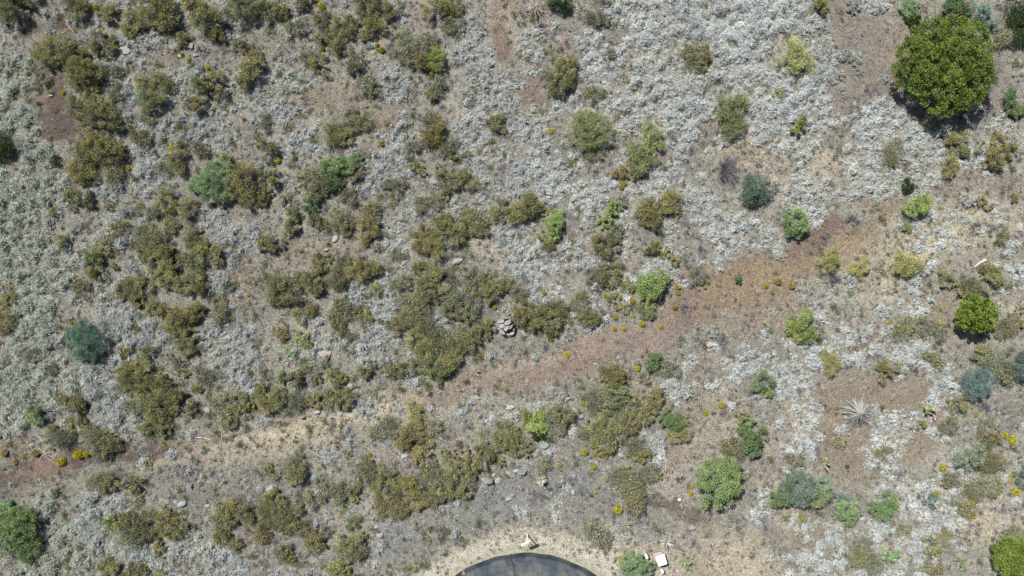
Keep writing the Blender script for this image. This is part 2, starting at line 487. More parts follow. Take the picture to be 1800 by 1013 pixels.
def domes(cx, cy, rad, hgt, colr, seed=0, seg=7):
    r = np.random.default_rng(seed)
    N = len(cx)
    rings = [(1.02, 0.0), (.82, .62), (.45, .92)]
    P = np.empty((N, seg * 3 + 1, 3))
    a0 = r.random(N) * 6.28
    for k, (q, zz) in enumerate(rings):
        for j in range(seg):
            a = a0 + 2 * pi * (j + .5 * (k % 2)) / seg
            m = q * rad * (1 + r.normal(0, .16, N))
            P[:, k * seg + j] = np.stack([cx + np.cos(a) * m, cy + np.sin(a) * m, zz * hgt * (1 + r.normal(0, .16, N))], 1)
    P[:, -1] = np.stack([cx + r.normal(0, .12, N) * rad, cy + r.normal(0, .12, N) * rad, hgt], 1)
    f = []
    for k in range(2):
        for j in range(seg):
            a, b = k * seg + j, k * seg + (j + 1) % seg
            c, d = a + seg, b + seg
            f += [(a, b, c), (b, d, c)]
    for j in range(seg): f.append((2 * seg + j, 2 * seg + (j + 1) % seg, 3 * seg))
    f = np.array(f)[:, ::-1]
    n = seg * 3 + 1
    F = (np.arange(N)[:, None, None] * n + f[None]).reshape(-1, 3)
    gz = relief((cx - CX) / PX, (CY - cy) / PX)
    V = np.stack([(P[:, :, 0] - CX) / PX, (CY - P[:, :, 1]) / PX, P[:, :, 2] / PX + gz[:, None] - .02], 2).reshape(-1, 3)
    C = np.clip(np.repeat(colr, n, 0) * (1 + r.normal(0, .10, N * n))[:, None], .01, .9)
    return V, F, C


def lerp(a, b, f):
    return np.array(a) + (np.array(b) - np.array(a)) * f[:, None]


XM = 90       # the cover goes on this far past the frame (photo px)


def scatter(n, seed):
    r = np.random.default_rng(seed)
    return r.random(n) * (1800 + 2 * XM) - XM, r.random(n) * (1013 + 2 * XM) - XM, r.random(n), r


def thin(x, y, cell, seed=0):
    """keep at most one per cell: even spacing without a raster"""
    k = (np.floor(x / cell).astype(int) + 1000) * 100000 + np.floor(y / cell).astype(int) + 1000
    _, first = np.unique(k, return_index=True)
    return np.sort(first)


def build_cover():
    # silvery cushions
    x, y, u, r = scatter(52000, 11)
    d = cover(x, y)
    n = vnoise(x, y, 14, 91, 2)
    rag = vnoise(x, y, 60, 92, 2)
    keep = (d + (n - .5) * 6.5 + (rag - .5) * 2.0 > 5.75) & ~road_mask(x, y, 14)
    _, bare = soil(x, y)
    keep &= (bare < .85) | (d > 6.5)
    x, y, u, d = x[keep], y[keep], u[keep], d[keep]
    bigz = np.maximum((x < 270) & (y > 150), (np.abs(x - 1290) < 220) & (y < 220))
    k1, k2 = thin(x, y, 7.4), thin(x, y, 10.5)
    i = np.concatenate([k1[~bigz[k1]], k2[bigz[k2]]])
    x, y, u, d = x[i], y[i], u[i], d[i]
    print("cushions", len(x))
    rad = 4.4 + 5.8 * u ** 2
    big = np.maximum(np.clip((300 - x) / 120, 0, 1) * (y > 150), np.clip(1 - np.abs(x - 1290) / 260, 0, 1) * np.clip((260 - y) / 100, 0, 1))
    rad = rad * (1 + .5 * np.clip(big * 1.6, 0, 1))
    hgt = rad * (.6 + .4 * r.random(len(x)))
    hgt = hgt * (1 + .35 * (rad > 8))
    nb = (rad ** 2 * 1.12).astype(int)
    f = vnoise(x, y, 50, 93, 2)
    c = lerp((.50, .525, .505), (.62, .64, .615), f)
    c *= (1 - .10 * np.clip((900 - x) / 700, 0, 1))[:, None]
    straw = np.clip((vnoise(x, y, 70, 94, 2) - .5) * 5, 0, 1)
    c = c + (np.array((.53, .52, .44)) - c) * (straw * .4)[:, None]
    left = np.clip((260 - x) / 200, 0, 1) * .7
    c = c + (np.array((.50, .53, .43)) - c) * left[:, None]
    c *= (1 + np.clip((x - 1000) / 1400, -.10, .03))[:, None]
    c *= (.87 + .26 * r.random(len(x)))[:, None]
    V, F, C = tufts(x, y, rad, hgt, nb, c, .62, 1.2, 1.12, .15, 12)
    V2, F2, C2 = domes(x, y, rad * .66, hgt * .5, c * .72, 13, 5)  # dome under each tuft: blade colour darkened to paint in the shade inside
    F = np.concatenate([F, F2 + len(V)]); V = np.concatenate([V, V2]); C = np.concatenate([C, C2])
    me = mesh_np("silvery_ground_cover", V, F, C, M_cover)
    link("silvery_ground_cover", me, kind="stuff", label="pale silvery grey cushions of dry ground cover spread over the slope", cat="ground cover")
    return len(F)


def build_litter():
    # dry grass, twigs and small dead plants between
    x, y, u, r = scatter(90000, 21)
    d = cover(x, y)
    _, bare = soil(x, y)
    n = vnoise(x, y, 24, 95, 2)
    dens = np.clip(1.10 - bare * 1.02, 0.04, 1) * np.clip(1.35 - d / 9, .25, 1) * (.35 + 1.2 * n)
    keep = (u < dens) & ~road_mask(x, y, 6)
    x, y, d, bare = x[keep], y[keep], d[keep], bare[keep]
    i = thin(x, y, 4.6)
    x, y, d, bare = x[i], y[i], d[i], bare[i]
    print("tufts", len(x))
    N = len(x)
    rad = 2.6 + 3.4 * r.random(N) ** 2
    hgt = rad * (.45 + .5 * r.random(N))
    nb = (rad ** 2 * 1.0).astype(int) + 3
    f = vnoise(x, y, 28, 96, 3)
    g = vnoise(x, y, 34, 97, 3)
    c = lerp((.42, .39, .305), (.255, .25, .25), np.clip((f - .3) * 2.5, 0, 1))      # straw .. mauve grey
    c = c + (np.array((.30, .31, .23)) - c) * np.clip((g - .5) * 3, 0, .8)[:, None]  # greenish grey
    zone = np.clip((x - 1420) / 200, 0, 1) * np.clip(1 - np.abs(y - 460) / 260, 0, 1)
    c = c + (np.array((.43, .41, .30)) - c) * (zone * .7)[:, None]
    wdw = np.clip(1 - np.abs(y - 800) / 90, 0, 1) * ((x > 350) & (x < 700))
    c = c + (np.array((.42, .39, .30)) - c) * (wdw * .5)[:, None]
    c *= np.where(r.random(N) < .24, .38, 1.0)[:, None] * (.7 + .75 * r.random(N) ** 1.5)[:, None]
    V, F, C = tufts(x, y, rad, hgt, nb, c, .95, .8, 1.0, .25, 22)
    me = mesh_np("dry_grass", V, F, C, M_cover)
    link("dry_grass", me, kind="stuff", label="dry straw and grey dead grass tufts littering the ground between shrubs", cat="dry grass")
    tot = len(F)
    # mauve-grey twiggy dead brush in patches
    x, y, u, r = scatter(16000, 31)
    _, bare = soil(x, y)
    n = vnoise(x, y, 30, 98, 2)
    keep = (n > .62) & ~road_mask(x, y, 60) & (bare < .8)
    x, y, u = x[keep], y[keep], u[keep]
    i = thin(x, y, 9)
    x, y, u = x[i], y[i], u[i]
    N = len(x); print("brush", N)
    rad = 4 + 4 * u; hgt = rad * .7
    c = lerp((.13, .12, .14), (.27, .25, .27), r.random(N))
    V, F, C = tufts(x, y, rad, hgt, (rad ** 2 * .75).astype(int), c, 1.0, .6, 1.0, .2, 32)
    me = mesh_np("dead_brush", V, F, C, M_cover)
    link("dead_brush", me, kind="stuff", label="mauve grey twiggy dead brush in loose patches between the shrubs", cat="dead brush")
    tot += len(F)
    # little green and olive herbs
    x, y, u, r = scatter(52000, 41)
    d = cover(x, y)
    _, bare = soil(x, y)
    n = vnoise(x, y, 40, 99, 2)
    left = np.clip((1250 - x) / 500, .25, 1)
    keep = (u < .27 * left * np.clip(2.6 * (n - .35), 0, 1) * np.clip(1.3 - bare, 0, 1)) & ~road_mask(x, y, 40)
    x, y = x[keep], y[keep]
    N = len(x); print("herbs", N)
    rad = 3 + 6 * r.random(N) ** 1.8; hgt = rad * .8
    q = r.random(N)
    c = lerp((.12, .125, .06), (.30, .285, .15), r.random(N))
    c = np.where((q < .2)[:, None], lerp((.17, .22, .12), (.26, .30, .17), r.random(N)), c)
    c = np.where((q > .96)[:, None], lerp((.17, .11, .05), (.25, .16, .07), r.random(N)), c)
    V, F, C = tufts(x, y, rad, hgt, (rad ** 2 * 1.2).astype(int), c, .7, 1.0, 1.0, .25, 42)
    me = mesh_np("low_herbs", V, F, C, M_cover)
    link("low_herbs", me, kind="stuff", label="small olive and green herbs dotted among the dry cover", cat="herbs")
    tot += len(F)
    return tot


def build_pebbles():
    x, y, u, r = scatter(120000, 51)
    c0, bare = soil(x, y)
    keep = (u < np.clip(bare * .62 + .10, 0, 1)) & ~road_mask(x, y, 3)
    x, y, c0 = x[keep], y[keep], c0[keep]
    N = len(x); print("pebbles", N)
    s = (.45 + 1.3 * r.random(N) ** 3) / PX * 1.0
    X, Y = (x - CX) / PX, (CY - y) / PX
    Z = relief(X, Y)
    a = r.random(N) * 2 * pi
    asp = .6 + .4 * r.random(N)
    P = np.empty((N, 5, 3))
    for k in range(4):
        ak = a + k * pi / 2 + r.normal(0, .2, N)
        P[:, k, 0] = X + np.cos(ak) * s * (asp if k % 2 else 1)
        P[:, k, 1] = Y + np.sin(ak) * s * (asp if k % 2 else 1)
        P[:, k, 2] = Z - .02
    P[:, 4, 0] = X + r.normal(0, .25, N) * s; P[:, 4, 1] = Y + r.normal(0, .25, N) * s; P[:, 4, 2] = Z + s * .8
    base = np.arange(N)[:, None] * 5
    F = np.concatenate([base + np.array([[k, (k + 1) % 4, 4]]) for k in range(4)], 0)
    grey = np.array((.27, .255, .24))
    C = c0 * .8 + grey * .2
    C = C * (.35 + 1.3 * r.random(N) ** 1.4)[:, None]
    me = mesh_np("gravel", P.reshape(-1, 3), F, np.clip(C, .02, .8).repeat(5, 0), M_cover)
    link("gravel", me, kind="stuff", label="loose gravel and small stones scattered over the bare soil", cat="gravel")
    return len(F)


NT_TOTAL = build_cover() + build_litter() + build_pebbles()
print("ground cover triangles", NT_TOTAL)
# ================================================================ shrubs
def leaves(P, D, N_up, L, W, C, rs):
    """rhombic leaves: centres P, directions D, sizes L/W, colours C; all numpy"""
    n = len(P)
    rnd = rs.normal(0, 1, (n, 3)); rnd[:, 2] *= .5
    Wd = np.cross(D, rnd)
    Wd /= np.linalg.norm(Wd, axis=1)[:, None] + 1e-9
    # keep the blade's face mostly to the sky
    flat = np.cross(D, np.tile((0, 0, 1.0), (n, 1)))
    flat /= np.linalg.norm(flat, axis=1)[:, None] + 1e-9
    Wd = Wd * (1 - N_up) + flat * N_up
    Wd /= np.linalg.norm(Wd, axis=1)[:, None] + 1e-9
    V = np.empty((n, 4, 3))
    V[:, 0] = P - D * L[:, None] * .5
    V[:, 1] = P + Wd * W[:, None] * .5
    V[:, 2] = P + D * L[:, None] * .5
    V[:, 3] = P - Wd * W[:, None] * .5
    return V.reshape(-1, 3), np.arange(n * 4).reshape(n, 4), np.repeat(C, 4, axis=0)


def shrub_arrays(r, seed, n, leaf=(.11, .065), lobes=12, lobe_r=(.28, .45), height=.75, palette=((.09, .09, .03), (.2, .18, .07)),
                 accent=None, accent_p=.1, needle=False, up=.35, outline=.22, flat=.8, shell=.45):
    rs = np.random.default_rng(seed)
    # lobes scattered over an uneven outline
    a = rs.random(lobes) * 2 * pi
    ph = rs.random(4) * 6.28
    q = np.sqrt(rs.random(lobes)) * .86
    outline = outline * (.3 if r > 1.6 else 1)
    edge = 1 + outline * np.sin(a * 2 + ph[0]) + outline * .7 * np.sin(a * 3 + ph[1])
    lr = r * (lobe_r[0] + (lobe_r[1] - lobe_r[0]) * rs.random(lobes)) * (.62 if r > 1.6 else 1)
    lx, ly = np.cos(a) * q * r * edge, np.sin(a) * q * r * edge
    lz = height * r * (1.0 - .55 * q ** 2) * (.72 + .4 * rs.random(lobes)) - lr * .4
    lz = np.maximum(lz, lr * .45)
    wgt = lr ** 2 / (lr ** 2).sum()
    k = rs.choice(lobes, n, p=wgt)
    d = rs.normal(0, 1, (n, 3)); d /= np.linalg.norm(d, axis=1)[:, None]
    d[:, 2] = np.where(d[:, 2] < -.25, -d[:, 2], d[:, 2])
    rad = (shell + (1 - shell) * rs.random(n) ** .6)
    bum = 1 + .25 * np.sin(d[:, 0] * 9 + k) * np.sin(d[:, 1] * 8 + k * 2) + .16 * rs.normal(0, 1, n) + .5 * rs.random(n) ** 6
    off = d * (lr[k] * rad * bum)[:, None]
    off[:, 2] *= flat
    P = np.stack([lx[k], ly[k], lz[k]], 1) + off
    P[:, 2] = np.maximum(P[:, 2], .03)
    if needle:
        D = d + rs.normal(0, .35, (n, 3))
    else:
        D = d * .6 + rs.normal(0, .8, (n, 3))
    D /= np.linalg.norm(D, axis=1)[:, None]
    L = leaf[0] * (.6 + .8 * rs.random(n)); W = leaf[1] * (.6 + .8 * rs.random(n))
    f = np.clip(rs.random(n) * .7 + (rs.random(lobes) * .5)[k] - .1, 0, 1)
    C = lerp(palette[0], palette[1], f)
    if accent is not None:
        # accents come by the sprig
        s = np.sin(P[:, 0] * 9 + seed) + np.sin(P[:, 1] * 11 + seed * 2) + rs.normal(0, .6, n)
        m = s > np.quantile(s, 1 - accent_p)
        C = np.where(m[:, None], lerp(accent[0], accent[1], rs.random(n)), C)
    C = C * (1 + rs.normal(0, .14, n))[:, None]
    V, F, CC = leaves(P, D, up, L, W, np.clip(C, .01, .9), rs)
    return V, F, CC, (lx, ly, lz, lr)


def twig_arrays(lob, r, seed, n, colr=((.16, .14, .145), (.38, .35, .36)), w=.022, out=1.0):
    rs = np.random.default_rng(seed + 500)
    lx, ly, lz, lr = lob
    k = rs.integers(0, len(lx), n)
    d = rs.normal(0, 1, (n, 3)); d /= np.linalg.norm(d, axis=1)[:, None]; d[:, 2] = np.abs(d[:, 2])
    tip = np.stack([lx[k], ly[k], lz[k]], 1) + d * (lr[k] * out)[:, None]
    base = np.stack([lx[k] * .12, ly[k] * .12, np.full(n, .02)], 1) + rs.normal(0, .03 * r, (n, 3))
    base[:, 2] = 0.0
    t0 = .15 + .45 * rs.random(n)
    start = base + (tip - base) * t0[:, None]
    start[: n // 5] = base[: n // 5]
    D = tip - start; L = np.linalg.norm(D, axis=1); D /= L[:, None] + 1e-9
    P = (start + tip) / 2
    C = lerp(colr[0], colr[1], rs.random(n))
    return leaves(P, D, .5, L, np.full(n, w) * (.6 + .8 * rs.random(n)), C, rs)


OL = dict(palette=((.14, .145, .055), (.52, .485, .22)), accent=((.28, .24, .10), (.44, .38, .18)), accent_p=.08)
STYLE = {
    # name: (name of the thing, category, builder keywords, leaves per m2, twigs per m2, twig colours)
    'O': ('olive_shrub', 'shrub', dict(OL, leaf=(.105, .06), lobe_r=(.15, .29), shell=.2, height=.95), 560, 150, None),
    'R': ('rusty_shrub', 'shrub', dict(palette=((.19, .17, .085), (.44, .385, .22)), accent=((.15, .16, .06), (.36, .35, .16)), accent_p=.4, leaf=(.12, .07), shell=.35), 560, 90, None),
    'P': ('pale_olive_shrub', 'shrub', dict(palette=((.22, .22, .12), (.48, .46, .29)), accent=((.16, .18, .07), (.32, .33, .15)), accent_p=.3, leaf=(.12, .06), shell=.25), 360, 170, None),
    'G': ('green_shrub', 'shrub', dict(palette=((.09, .16, .055), (.33, .44, .20)), accent=((.24, .26, .08), (.32, .33, .12)), accent_p=.08, leaf=(.11, .06), lobe_r=(.16, .28), shell=.35, height=1.0), 1000, 30, None),
    'M': ('mint_green_shrub', 'shrub', dict(palette=((.16, .25, .11), (.46, .60, .33)), leaf=(.11, .05), lobe_r=(.15, .28), shell=.3, height=.95), 900, 60, None),
    'L': ('lime_shrub', 'shrub', dict(palette=((.20, .27, .07), (.48, .56, .20)), leaf=(.11, .06), lobe_r=(.16, .28), shell=.35, height=.95), 950, 50, None),
    'Y': ('yellow_green_broom', 'shrub', dict(palette=((.27, .31, .12), (.56, .58, .27)), accent=((.35, .28, .10), (.45, .38, .15)), accent_p=.15, leaf=(.14, .035), needle=True, lobe_r=(.18, .34), shell=.2, height=.85), 850, 130, ((.13, .12, .13), (.3, .27, .27))),
    'T': ('blue_green_shrub', 'shrub', dict(palette=((.13, .20, .15), (.42, .52, .43)), leaf=(.14, .04), needle=True, lobe_r=(.18, .32), shell=.3, height=.95), 900, 40, None),
    'B': ('blue_grey_shrub', 'shrub', dict(palette=((.11, .155, .13), (.33, .41, .36)), leaf=(.14, .04), needle=True, lobe_r=(.2, .34), shell=.3, height=.9), 850, 60, ((.12, .11, .12), (.26, .24, .27))),
    'D': ('dark_green_shrub', 'shrub', dict(palette=((.025, .045, .015), (.10, .145, .045)), leaf=(.13, .08), lobe_r=(.26, .42), shell=.4, height=1.0), 680, 30, None),
    'S': ('bare_twiggy_shrub', 'shrub', dict(palette=((.10, .10, .10), (.22, .21, .22)), leaf=(.12, .03), needle=True, shell=.3), 90, 230, ((.13, .12, .13), (.36, .34, .36))),
}
STYLE['W'] = ('silvery_tuft', 'tuft', dict(palette=((.42, .44, .42), (.68, .70, .67)), leaf=(.24, .045), needle=True, lobe_r=(.2, .34), shell=.4, height=.6), 620, 30, ((.3, .29, .28), (.45, .44, .42)))
SIZES = (.62, .95, 1.3, 2.1)
LIB = {}


def lib(kind, size_i, variant):
    key = (kind, size_i, variant)
    if key in LIB: return LIB[key]
    nm, cat, kw, lpm, tpm, tc = STYLE[kind]
    r = SIZES[size_i]
    area = pi * r * r
    seed = hash((ord(kind), size_i, variant)) % 100000
    V, F, C, lob = shrub_arrays(r, seed, int(area * lpm), lobes=(10, 19, 30, 85)[size_i], **kw)
    TV, TF, TC = twig_arrays(lob, r, seed, int(area * tpm * (.5 if r > 1.6 else 1)), **(dict(colr=tc) if tc else {}))
    crown = mesh_np("crown", V, F, C, M_leaf)
    stems = mesh_np("stems", TV, TF, TC, M_twig)
    LIB[key] = (crown, stems, (V, F, C), (TV, TF, TC), r)
    return LIB[key]


OLIVE = """
15,10,28 45,5,20 133,12,20 190,25,15 275,12,30 240,35,18 292,32,22 230,55,14 345,8,22 370,35,24 380,60,15 430,10,26 322,70,13
175,78,17 198,80,13 98,90,27 75,105,20 127,95,20 145,128,28 165,125,18 150,152,18 70,140,14P 205,125,11P 145,190,22 170,188,20 183,207,22 150,212,15 205,165,13P 212,217,14
260,150,19 287,145,17 265,175,19 300,150,12 258,205,12P 355,150,16 375,140,16 345,185,15 390,165,11P 440,125,22 446,100,14 430,146,13 418,80,11P
165,252,25 187,272,23 150,277,20 203,255,13 140,302,20 158,312,13 197,305,19P 245,240,15R 310,282,17 350,262,13P 290,292,13P 320,257,11P 432,312,24 408,332,18 430,345,18
470,15,18 492,20,15 530,4,15 563,33,13 565,62,14 600,50,19 612,38,13 600,77,18 580,72,12 645,8,20 652,35,16 657,47,18 685,15,16 640,62,12 522,45,15P 510,52,10
768,8,20 800,15,15 795,40,15P 560,112,17 535,100,12P 620,120,13 637,108,11 650,148,16 657,162,11 722,85,20P 737,97,20 747,107,16 710,67,12P 757,75,13P 705,97,12P
770,150,15P 760,163,13 757,215,19P 760,237,19 766,246,13 787,257,16P 797,275,11 870,215,15 882,226,11 587,235,18R 602,242,15 616,220,14P 633,214,15P 578,225,11 625,200,10P
465,215,13P 470,262,17 455,250,12 724,260,14P 730,292,12 742,302,11 786,316,18 812,316,17 775,300,11 820,270,9 832,322,15P 560,317,22P 537,312,16 557,332,18 602,290,17G 622,302,15 626,284,13G
475,315,16 470,337,12 682,322,10P 700,327,12P
988,122,22 985,146,20 1000,112,13 968,136,12P 1002,150,12 1222,100,20P 1236,96,15 1210,92,13 1231,116,13 1050,30,15P 1065,36,11 1045,165,15P 1073,92,10P 1035,160,9P 1090,302,13 1117,300,13
1680,250,17 1691,266,13 1668,290,17 1690,234,10 1756,244,14 1745,276,19 1777,262,15 1735,286,12 1765,65,17P 1570,270,18P 1576,254,11P 1567,286,12 1640,215,13P 1795,62,18D
125,345,13 147,350,15 95,374,11 190,360,12 330,368,18 290,352,18 270,372,14P 245,415,12P 300,395,15R 280,435,22 260,420,18R 276,460,21 290,482,21 302,465,13 254,446,15 340,420,19 352,446,23 335,457,18
377,445,15 386,462,10 330,495,21 346,500,17 310,502,11 345,430,13 300,488,15 214,510,14 231,500,18R 246,506,17 240,526,13 256,496,11 265,541,13 282,546,13 314,560,21 332,552,17 346,544,13 305,577,18 325,606,18 331,590,15
165,455,15G 170,476,17 181,440,14 201,470,10 190,425,10 205,405,14R 140,505,15 130,365,9 110,425,13 15,520,13 9,537,11 5,566,18R 20,560,13 385,537,15P 386,556,15P 370,520,11P 400,502,11P
50,620,12P 222,621,13 258,620,13 311,641,11P 321,656,11 240,650,21 225,658,17 255,666,20 235,678,18 281,670,15 90,647,11P 355,660,15P 346,681,11 172,626,12 301,630,9
545,363,15G 516,376,13 511,396,15 556,386,15 601,385,18P 605,397,14 571,396,13P 590,373,12 655,368,15R 650,398,20 651,417,17 645,381,11 656,386,13R 465,430,15 481,426,13 461,345,13 455,356,11 500,345,11P 611,345,13P
692,345,11P 741,356,13P 766,355,13P 781,343,12 745,425,20 761,437,19 770,420,15 786,400,21 801,411,19 776,386,15 831,395,20R 841,402,15 806,400,14 750,408,15 821,380,13 880,370,18
560,465,13 576,455,11 521,485,11 486,500,18P 501,511,23 490,522,17 475,490,13 546,495,19 556,502,15 591,495,17R 601,480,18R 626,480,18 641,470,19 651,476,14 620,463,13 600,460,12P 560,453,11P
535,545,17 521,550,11 660,510,13Y 700,450,12P 701,500,15P 715,491,12 740,470,13 750,500,22 761,490,21 765,516,14 745,521,14 735,480,12 790,490,13P 781,506,9
725,540,20R 715,556,17R 736,556,15P 705,562,12R 720,530,12P 690,570,12R 701,580,11R 830,490,15P 841,501,17 826,506,13P 851,490,11 860,516,15 871,505,13 886,500,13 805,525,18P 795,546,17 781,530,13P 831,541,15P 821,556,13 600,535,15R 616,546,13P 591,546,11 641,555,13Y 631,548,11 586,561,12R 596,576,13R 611,590,12P 530,596,15Y 541,602,11 491,586,12R 501,591,9
745,570,18P 755,590,20P 735,580,13 734,600,18 750,620,20 761,640,22 780,646,19 766,656,15 740,640,18 780,610,22P 801,605,19 795,630,17 820,600,17 811,586,15P 831,590,13 841,575,15 860,570,13 855,591,11 771,626,14
540,655,15P 556,665,11 521,666,15 501,660,12G 586,660,15 601,661,12 641,650,13 681,645,12P 695,655,12P 701,648,15 571,640,10P 466,655,11P
925,365,20 941,360,15 911,376,17 896,380,15 956,370,9 1140,370,19R 1146,386,18 1150,360,13 1130,380,13P 1180,350,18 1175,362,15 1190,376,9 965,432,12R 953,415,11 1060,430,20 1075,426,15 1050,436,11 1075,446,11P 1085,405,11P
1145,436,13 1151,428,12 1165,442,12L 1185,460,11 1050,485,15P 1065,485,18 1080,475,14 1070,497,12 1035,480,9P 1225,485,14P 1236,496,11 1080,520,12 1070,527,9 1096,541,11P 1020,530,15P 1025,523,11 1035,556,18 1041,562,15 1030,545,11
915,555,18 930,546,18 945,556,18 965,560,20 960,545,15 985,540,15R 940,571,15 970,577,15R 925,572,12 895,500,13P 910,516,13P 1145,635,17G 1156,646,11P 1180,650,13P 1170,643,9 1075,655,17 1081,667,18 1060,665,11 1096,660,11 1131,665,10P
1725,353,12 1741,362,11 1785,345,11 1765,412,13P 1759,422,11 1740,488,19 1746,478,15 1756,496,13 1771,500,11 1725,475,11 1665,490,15 1676,496,11 1710,505,18R 1695,516,12 1558,650,17 1555,657,11 1645,630,15P 1650,641,9 1590,580,18P 1601,570,14 1580,576,11 1626,575,13P 1641,570,9P 1660,586,11P 1775,575,18P 1790,570,13 1755,583,11P 1740,632,19P 1755,642,19P 1766,652,17 1725,620,15 1771,667,12P 1796,545,9
128,712,20 115,703,13 147,718,12 62,714,11P 265,700,19 281,706,23 296,695,18 311,706,20 276,726,15 270,746,18 286,756,15 300,722,14 260,752,11 231,715,12P 246,720,12P 216,680,15P 236,687,12 330,726,11P 386,715,15P 400,736,15 410,704,18 426,720,15 441,710,12 405,742,12P
105,770,18P 90,777,13 130,756,13 94,754,11 165,770,17P 181,786,19 197,780,15R 160,760,12P 190,760,13 150,744,11 176,849,18P 191,852,14 160,850,12P 234,854,16 232,872,12R 230,840,11 95,864,10
225,940,22P 235,926,18R 250,936,17 211,920,15 225,913,15 256,910,12R 290,920,18 306,926,17 301,940,14 316,930,11 275,950,13 280,966,13 290,900,12 395,895,18 386,911,15P 405,906,17 425,885,12P 430,901,17 436,911,12 390,941,15 386,951,11P 411,955,12R 401,930,9 186,1000,14R 201,1006,17 231,1005,15R 250,1000,12 281,1008,12
460,690,15 470,711,17 491,700,18 500,711,15P 521,705,17P 541,705,12 555,700,14 590,695,18 601,701,18 581,706,13P 611,690,11 475,820,13 481,831,11P 515,820,18P 521,831,17 511,840,13 526,806,12P
670,755,15P 681,750,17P 660,766,11P 691,765,11 720,765,20 716,777,14 736,745,14 730,728,18Y 761,750,14P 741,785,11P 745,796,18 735,801,14 751,811,13P 781,795,12 791,801,11 646,830,18P 651,820,14 661,846,14 631,835,11P 671,830,13 680,850,22 691,861,18P 710,855,18 731,851,18 720,870,18 745,845,17P 751,871,17R 736,881,15 770,840,18P 781,850,18 791,840,15P 786,866,15 766,870,14 810,825,18 821,836,17P 800,820,14P 831,820,15 826,851,12P 815,861,15 681,880,18R 691,892,19R 671,890,13R 706,896,13R 820,795,12 831,806,11P 851,800,17 845,790,12 870,780,15P 881,775,17 891,790,13 881,810,11 880,755,14R
600,860,15P 591,871,13R 576,860,13P 551,880,15P 541,871,11P 560,850,9P 601,880,11P 621,876,11 626,860,11R 480,880,18 491,891,15P 471,900,17R 501,911,17R 516,905,15R 521,890,13P 475,916,13R 460,936,15R 520,920,13 531,930,12R 546,940,14P 556,951,14 571,935,11P 546,961,13P 501,931,11R 500,970,14 511,980,13 521,986,11P 611,955,18 621,966,17R 601,971,13P 636,945,12 631,975,12 620,920,13Y 591,1005,17 601,1000,14 611,1009,12
975,740,18P 991,730,17 986,746,14P 970,724,12 905,776,15 915,786,18 925,796,12 900,760,13R 1045,705,18P 1060,698,17P 1080,700,20 1096,711,17P 1111,700,13 1076,685,12 1100,690,11P 1146,700,18 1151,716,18 1136,725,17 1126,715,14P 1116,735,18 1101,741,18 1086,735,17P 1065,745,20 1051,751,18 1076,760,18 1091,755,17P 1060,775,20 1046,771,15 1070,790,14 1055,795,13 1040,748,13 1030,765,12P 1101,770,12P
1120,790,18P 1131,800,14 1115,802,12 1170,735,13G 1186,745,18G 1196,756,17 1190,766,14 1206,761,11 1200,740,11P 1090,840,17P 1100,850,20P 1111,861,20R 1120,871,13R 1130,840,13P 1146,830,14P 1156,836,11 1115,886,17R 1126,890,12R 1101,828,12 1050,940,20P 1061,951,14P 1045,930,11P 1286,785,15R 1306,730,12 1300,741,9 955,820,14P
1475,775,11P 1481,783,9 1390,806,10P 1404,815,10P 1555,795,12P 1690,710,15 1686,716,11P 1670,750,14P 1681,740,11P 1735,750,14P 1745,776,14R 1751,765,11 1740,815,17R 1756,810,12R 1766,816,11P 1736,803,11R 1675,845,13P 1665,851,11 1700,860,11P 1711,866,12R 1735,855,18P 1746,866,12 1756,850,11R 1690,890,12P 1701,896,14R 1635,960,15 1651,955,12P 1660,940,12R 1645,970,9 1511,980,17R 1516,965,14P 1531,990,18P 1541,985,12 1561,975,12M 1630,995,11P 1641,1001,11R 1785,936,14P 1796,941,12P 1770,940,11P 1410,914,11Y
"""
